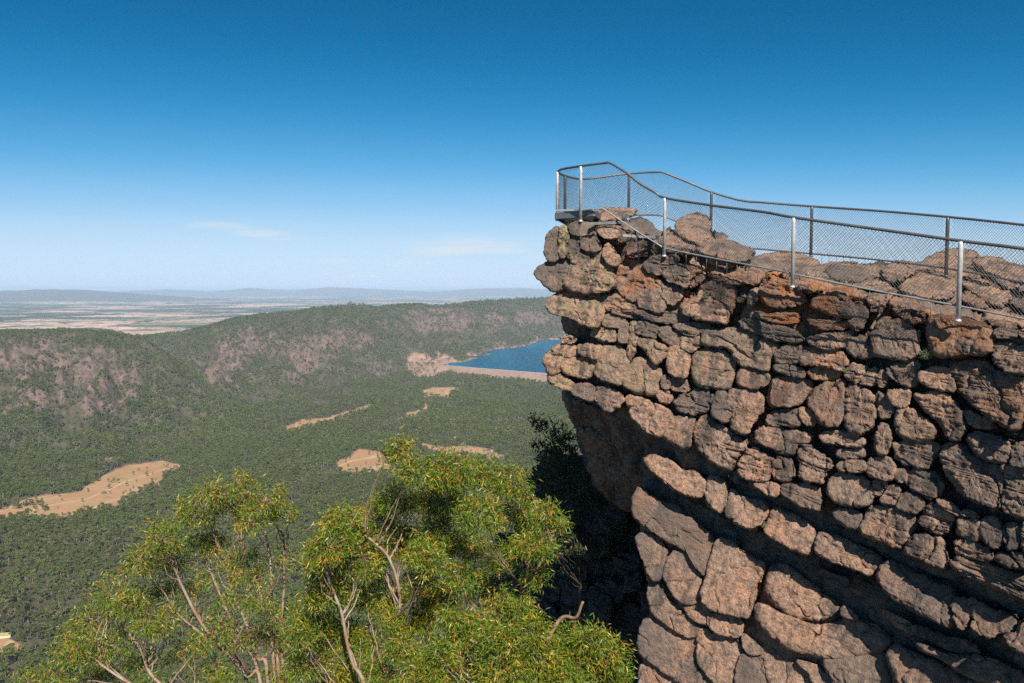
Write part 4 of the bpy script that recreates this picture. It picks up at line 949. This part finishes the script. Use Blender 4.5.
# shaded rock wall of the gully behind
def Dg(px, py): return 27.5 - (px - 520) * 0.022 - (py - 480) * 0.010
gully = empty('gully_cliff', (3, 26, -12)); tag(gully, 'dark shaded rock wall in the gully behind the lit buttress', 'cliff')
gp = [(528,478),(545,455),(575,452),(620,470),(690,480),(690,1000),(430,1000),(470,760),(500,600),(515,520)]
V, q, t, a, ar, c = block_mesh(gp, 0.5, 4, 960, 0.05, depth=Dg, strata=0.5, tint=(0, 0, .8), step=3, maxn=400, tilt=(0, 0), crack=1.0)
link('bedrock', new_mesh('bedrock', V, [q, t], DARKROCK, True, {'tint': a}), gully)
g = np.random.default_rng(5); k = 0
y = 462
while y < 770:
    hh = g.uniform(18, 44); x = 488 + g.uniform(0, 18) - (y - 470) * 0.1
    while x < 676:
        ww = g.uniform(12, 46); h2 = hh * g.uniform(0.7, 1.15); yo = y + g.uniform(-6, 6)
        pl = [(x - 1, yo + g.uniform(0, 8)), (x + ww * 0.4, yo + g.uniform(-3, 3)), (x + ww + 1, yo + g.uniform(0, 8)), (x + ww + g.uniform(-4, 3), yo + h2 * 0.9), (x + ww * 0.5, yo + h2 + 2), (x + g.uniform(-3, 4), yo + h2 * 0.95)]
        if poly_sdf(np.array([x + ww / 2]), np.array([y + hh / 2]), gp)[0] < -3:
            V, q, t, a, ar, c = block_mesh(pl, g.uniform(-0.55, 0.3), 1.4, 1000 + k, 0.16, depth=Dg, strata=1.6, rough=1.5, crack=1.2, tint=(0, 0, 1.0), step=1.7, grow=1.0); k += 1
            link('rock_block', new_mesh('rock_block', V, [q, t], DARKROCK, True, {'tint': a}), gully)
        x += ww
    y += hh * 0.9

TUFT = NT('tuft_grass'); TUFT.bsdf((0.15, 0.18, 0.10), 0.7); TUFT = TUFT.m
def tuft(px, py, off, h, n, label, seed):
    g = np.random.default_rng(seed); b = at(px, py, float(Dwall(px, py)) + off)
    d = g.normal(size=(n, 3)) * [0.7, 0.7, 0.2] + [-0.15, -0.35, 0.8]; d /= np.linalg.norm(d, axis=1)[:, None]
    ln = h * g.uniform(0.5, 1.2, n)[:, None]; o = b + g.normal(size=(n, 3)) * h * 0.15
    sd_ = np.cross(d, g.normal(size=(n, 3))); sd_ /= np.linalg.norm(sd_, axis=1)[:, None]; wv = sd_ * 0.004
    tip = o + d * ln + np.array([0, 0, -0.35]) * ln * g.uniform(0, 1, n)[:, None]; mid = o + d * ln * 0.55
    V = np.stack([o - wv, o + wv, mid + wv * 0.8, tip, mid - wv * 0.8], 1).reshape(-1, 3)
    tag(link('grass_tuft', new_mesh('grass_tuft', V, [np.arange(n * 5).reshape(-1, 5)], TUFT, False)), label, 'grass tuft')
tuft(925, 357, -0.05, 0.20, 90, 'grey-green grass tuft in the dark gap left below the nearest post block', 1)
tuft(705, 296, -0.05, 0.14, 60, 'small grass tuft in a crack below the railing left of the orange stained block', 2)
tuft(845, 372, -0.10, 0.12, 50, 'small grass tuft in a crack in the middle of the upper cliff face', 3)

# ------------------------------------------------------------------ railing
def metal(name, col, rough, met):
    t = NT(name); p = t.pos(); n = t.noise(p, 9, 4)
    t.bsdf(t.mix(t.ramp(n, 0.35, 0.65), col, tuple(c * 0.75 for c in col)), rough, met, 0.5, t.noise(p, 60, 3), 0.1, 0.003); return t.m
GALV = metal('galvanised_steel', (0.74, 0.74, 0.74), 0.42, 0.35)
RAILM = metal('weathered_steel', (0.155, 0.155, 0.16), 0.5, 0.5)
LOWM = metal('dull_steel', (0.36, 0.36, 0.36), 0.5, 0.4)
WIRE = metal('netting_wire', (0.14, 0.145, 0.15), 0.5, 0.5)
DECKM = metal('deck_steel', (0.22, 0.23, 0.25), 0.55, 0.5)
NX = [540, 556, 581, 664, 793, 960, 1024, 1160]; ND = [18.9, 18.7, 17.9, 16.8, 14.2, 12.3, 11.6, 10.4]
FX = [556, 564, 576, 590, 629, 657, 711, 812, 949, 1024, 1160]; FD = [18.7, 19.4, 20.1, 20.5, 20.6, 20.4, 20.0, 18.9, 16.5, 15.2, 13.2]
nt_ = [(557.5,171.5),(563,168.9),(581,166),(604,163),(611,163.4),(627,173),(640,183.5),(654.6,192),(666,198),(713,205.5),(764,212),(794.5,217.5),(880,229.5),(962,241),(1024,248.7),(1160,268)]
ft_ = [(557.5,171.5),(563,175),(576,178.4),(590,178.6),(629,173.5),(657,172),(664.7,173),(690,183),(711.7,192),(741,200.4),(764,202.5),(812,206.3),(880,211),(949,217),(1024,225),(1160,242)]
nb_ = [(556,213.6),(581,210.2),(601,208.6),(606,210.6),(632,228),(659.7,245.4),(667,248.7),(713,258.2),(780,270.8),(794.5,274.2),(880,291.5),(953,305),(1024,319),(1160,347)]
fb_ = [(556,213.6),(563,213.2),(590,214.5),(632,215),(659.7,215.5),(675,220.8),(718,237.8),(748.5,247.6),(764,249.4),(812,253.8),(873,259.4),(947,268.5),(1024,282.5),(1160,306)]
def rail3(L, X, D): return np.array([at(px, py, np.interp(px, X, D)) for px, py in L])
NT3, NB3 = rail3(nt_, NX, ND), rail3(nb_, NX, ND)
FT3, FB3 = rail3(ft_, FX, FD), rail3(fb_, FX, FD)
rail = empty('lookout_railing', at(581, 222, 17.9)); tag(rail, 'silver post and wire netting railing running down along the clifftop lookout', 'railing')
def tube(name, P, r, mat, n=10):
    mb = MB(); mb.tube(P, r, n); return mb.build(name, mat, rail)
tube('top_rail', spline(NT3, 6), 0.026, RAILM); tube('bottom_rail', spline(NB3, 6), 0.016, LOWM)
tube('top_rail', spline(FT3, 6), 0.026, RAILM); tube('bottom_rail', spline(FB3, 6), 0.021, RAILM)
def interp3(P, px):
    q, _ = proj(P); o = np.argsort(q); return np.array([np.interp(px, q[o], P[o, k]) for k in range(3)])
SNT, SNB, SFT, SFB = spline(NT3, 8), spline(NB3, 8), spline(FT3, 8), spline(FB3, 8)
def post(name, top, bottom, r, mat):
    mb = MB(); mb.tube([bottom, top - (top - bottom) * 0.05, top], r, 12)
    mb.tube([top - [0, 0, 0.012], top + [0, 0, 0.012]], r * 0.7, 10)
    mb.tube([bottom, bottom + (top - bottom) * 0.03], r * 1.25, 12)
    return mb.build(name, mat, rail)
for px, pyb in ((557, 221), (581, 222), (665, 257), (794, 288), (961, 322)):
    T_ = interp3(SNT, px); Yp = T_[1]; X0, Z0 = T_[0], T_[2]
    zb = at(px, pyb, Yp)[2]
    post('post', np.array([X0, Yp, Z0 - 0.01]), np.array([X0, Yp, zb]), 0.036, GALV)
for px, pyb in ((565, 217), (629, 216), (711.5, 240), (812, 257), (948, 277)):
    T_ = interp3(SFT, px); zb = at(px, pyb, T_[1])[2]
    post('post', np.array([T_[0], T_[1], T_[2] - 0.01]), np.array([T_[0], T_[1], zb]), 0.036, RAILM)
for px in (1085,):
    T_ = interp3(SNT, px); post('post', T_, T_ - [0, 0, 1.3], 0.036, GALV)
    T_ = interp3(SFT, px); post('post', T_, T_ - [0, 0, 1.3], 0.036, RAILM)
# chain-link netting between top and bottom rail, woven as two families of wires per bay
def netting(ST, SB, x0, x1, pitch=0.056):
    n = 240; xs = np.linspace(x0, x1, n)
    qt, _ = proj(ST); qb, _ = proj(SB)
    ot, ob = np.argsort(qt), np.argsort(qb)
    Tt = np.stack([np.interp(xs, qt[ot], ST[ot, k]) for k in range(3)], -1); Bb = np.stack([np.interp(xs, qb[ob], SB[ob, k]) for k in range(3)], -1)
    Lh = np.concatenate([[0], np.cumsum(np.linalg.norm(np.diff(Bb[:, :2], axis=0), axis=1))])
    H = np.mean(Tt[:, 2] - Bb[:, 2]); tot = Lh[-1]
    mb = MB()
    for sgn in (1, -1):
        for u0 in np.arange(-H, tot + H, pitch):
            v = np.linspace(0, 1, 9); u = u0 + sgn * v * H * 0.9
            ok = (u >= 0) & (u <= tot)
            if ok.sum() < 2: continue
            v, u = v[ok], u[ok]
            b = np.stack([np.interp(u, Lh, Bb[:, k]) for k in range(3)], -1); tp = np.stack([np.interp(u, Lh, Tt[:, k]) for k in range(3)], -1)
            mb.tube(b + (tp - b) * v[:, None] + [0, 0.003 * sgn, 0], 0.0025, 4, False)
    mb.build('wire_netting', WIRE, rail, True)
for a_, b_ in ((557, 581), (581, 665), (665, 794), (794, 961), (961, 1085), (1085, 1155)): netting(SNT, SNB, a_, b_)
for a_, b_ in ((558, 629), (629, 711.5), (711.5, 812), (812, 948), (948, 1085), (1085, 1155)): netting(SFT, SFB, a_, b_)
for px in list(np.arange(632, 664, 11)) + list(np.arange(676, 945, 10.2)):
    B_ = interp3(SNB, px); mb = MB(); mb.tube([B_, B_ - [0, 0, 0.28]], 0.0055, 5); mb.build('baluster', RAILM, rail)
for px in list(np.arange(822, 870, 7.2)) + list(np.arange(985, 1030, 10)):
    B_ = interp3(SFB, px); mb = MB(); mb.tube([B_, B_ - [0, 0, 0.28]], 0.006, 5); mb.build('baluster', RAILM, rail)

# steel viewing deck at the tip
deck = empty('viewing_deck', at(575, 219, 18.9)); tag(deck, 'small dark steel grating deck hung over the tip of the cliff', 'platform')
zt = at(575, 214.5, 18.6)[2]
c0, c1, c2, c3 = at(556, 216, 18.55), at(594, 215, 17.75), at(606, 212, 19.9), at(566, 213, 20.2)
mb = MB(); cs4 = [np.array([c[0], c[1], zt]) for c in (c0, c1, c2, c3)]
for k in range(22):
    s_ = (k + 0.5) / 22; a_ = cs4[0] * (1 - s_) + cs4[1] * s_; b_ = cs4[3] * (1 - s_) + cs4[2] * s_
    d_ = (cs4[1] - cs4[0]) / 22 * 0.3
    mb.hexa([a_ - d_ - [0, 0, .03], a_ + d_ - [0, 0, .03], b_ + d_ - [0, 0, .03], b_ - d_ - [0, 0, .03], a_ - d_, a_ + d_, b_ + d_, b_ - d_])
mb.build('grating', DECKM, deck, False)
def beam(a_, b_, h, w_, name='edge_beam', mat=DECKM):
    d_ = b_ - a_; n_ = np.array([d_[1], -d_[0], 0]); n_ = n_ / np.linalg.norm(n_) * w_ / 2
    mb = MB(); mb.hexa([a_ - n_ - [0, 0, h], b_ - n_ - [0, 0, h], b_ + n_ - [0, 0, h], a_ + n_ - [0, 0, h], a_ - n_, b_ - n_, b_ + n_, a_ + n_]); return mb.build(name, mat, deck, False)
dz = np.array([0, 0, 0.02])
for k in range(4): beam(cs4[k] + dz - (cs4[k] - cs4[(k + 2) % 4]) * 0.01 * (k % 2), cs4[(k + 1) % 4] + dz - (cs4[(k + 1) % 4] - cs4[(k + 3) % 4]) * 0.01 * (1 - k % 2), 0.13, 0.06)
beam(at(556, 209.5, 18.5), at(594, 208.8, 17.7), 0.035, 0.03, 'toe_rail', GALV)
beam(at(590, 222.5, 17.6), at(622, 220.8, 17.5), 0.06, 0.08, 'support_beam'); beam(at(623, 234.2, 17.3), at(659, 236.4, 17.2), 0.055, 0.08, 'support_beam', LOWM); beam(at(716, 254, 16.8), at(726, 254.6, 16.6), 0.05, 0.1, 'support_beam', LOWM)
mb = MB(); mb.tube([at(638, 234, 17.3), at(638.5, 262, 17.35)], 0.018, 6); mb.build('strut', RAILM, deck)
mb = MB(); mb.tube([at(632, 236, 17.3), at(620, 260, 17.5)], 0.014, 6); mb.build('strut', RAILM, deck)

# ------------------------------------------------------------------ far buildings in the clearings
ROOFS = {}
def house(px, py, w_, d_, h_, rot, roofcol, label, wallcol=(0.6, 0.57, 0.5)):
    Y = float(Yof(py)); p = at(px, py, Y); x, y = p[0], p[1]; z = float(height(np.array([x]), np.array([y]))[0])
    root = empty('house', (x, y, z)); tag(root, label, 'house')
    ca, sa = math.cos(rot), math.sin(rot)
    def tr(L): return [np.array([x + ca * a - sa * b, y + sa * a + ca * b, z + c]) for a, b, c in L]
    t = NT('far_wall'); t.bsdf(wallcol, 0.8)
    mb = MB(); mb.hexa(tr([(-w_, -d_, -1), (w_, -d_, -1), (w_, d_, -1), (-w_, d_, -1), (-w_, -d_, h_), (w_, -d_, h_), (w_, d_, h_), (-w_, d_, h_)])); mb.build('wall', t.m, root, False)
    t = NT('far_roof'); t.bsdf(roofcol, 0.5)
    W, D_ = w_ + 0.5, d_ + 0.5
    mb = MB(); mb.add(tr([(-W, -D_, h_ + .01), (W, -D_, h_ + .01), (W, D_, h_ + .01), (-W, D_, h_ + .01), (-W, 0, h_ + d_ * 0.55), (W, 0, h_ + d_ * 0.55)]), [(0, 1, 5, 4), (2, 3, 4, 5), (0, 3, 2, 1)], [(0, 4, 3), (1, 2, 5)]); mb.build('roof', t.m, root, False)
house(6, 647, 7, 4, 3.2, 0.2, (0.33, 0.29, 0.11), 'shed with a pale yellow roof at the far lower left edge')
house(449, 443, 11, 5, 3.5, 0.1, (0.55, 0.62, 0.58), 'long pale roofed building in the town clearing just above the centre tree')
house(456, 440, 7, 5, 3.5, 0.6, (0.62, 0.62, 0.6), 'white roofed house right of the long pale town building')
house(462, 446, 6, 5, 3.2, -0.3, (0.45, 0.28, 0.2), 'brown roofed house rightmost in the town clearing')
house(396, 437, 7, 5, 3.5, 0.3, (0.66, 0.65, 0.62), 'white house among trees left of the town clearing')
house(458, 384.5, 10, 7, 4.5, 0.0, (0.66, 0.66, 0.66), 'tiny white building below the dam, left of a pair')
house(465, 384, 10, 7, 4.5, 0.2, (0.66, 0.66, 0.66), 'tiny white building below the dam, right of a pair')

# ------------------------------------------------------------------ haze
def build_haze():
    t = NT('haze_air'); v = t.n('ShaderNodeVolumePrincipled')
    v.inputs['Color'].default_value = (0.55, 0.75, 1.0, 1); v.inputs['Density'].default_value = 2.6e-5; v.inputs['Anisotropy'].default_value = -0.25
    t.l(v.outputs[0], t.out.inputs['Volume'])
    B = 125000.0; z0, z1 = -470.0, 190.0
    mb = MB(); mb.hexa([(-B, -B, z0), (B, -B, z0), (B, B, z0), (-B, B, z0), (-B, -B, z1), (B, -B, z1), (B, B, z1), (-B, B, z1)])
    o = mb.build('haze', t.m, None, False); tag(o, kind='stuff')
build_haze()
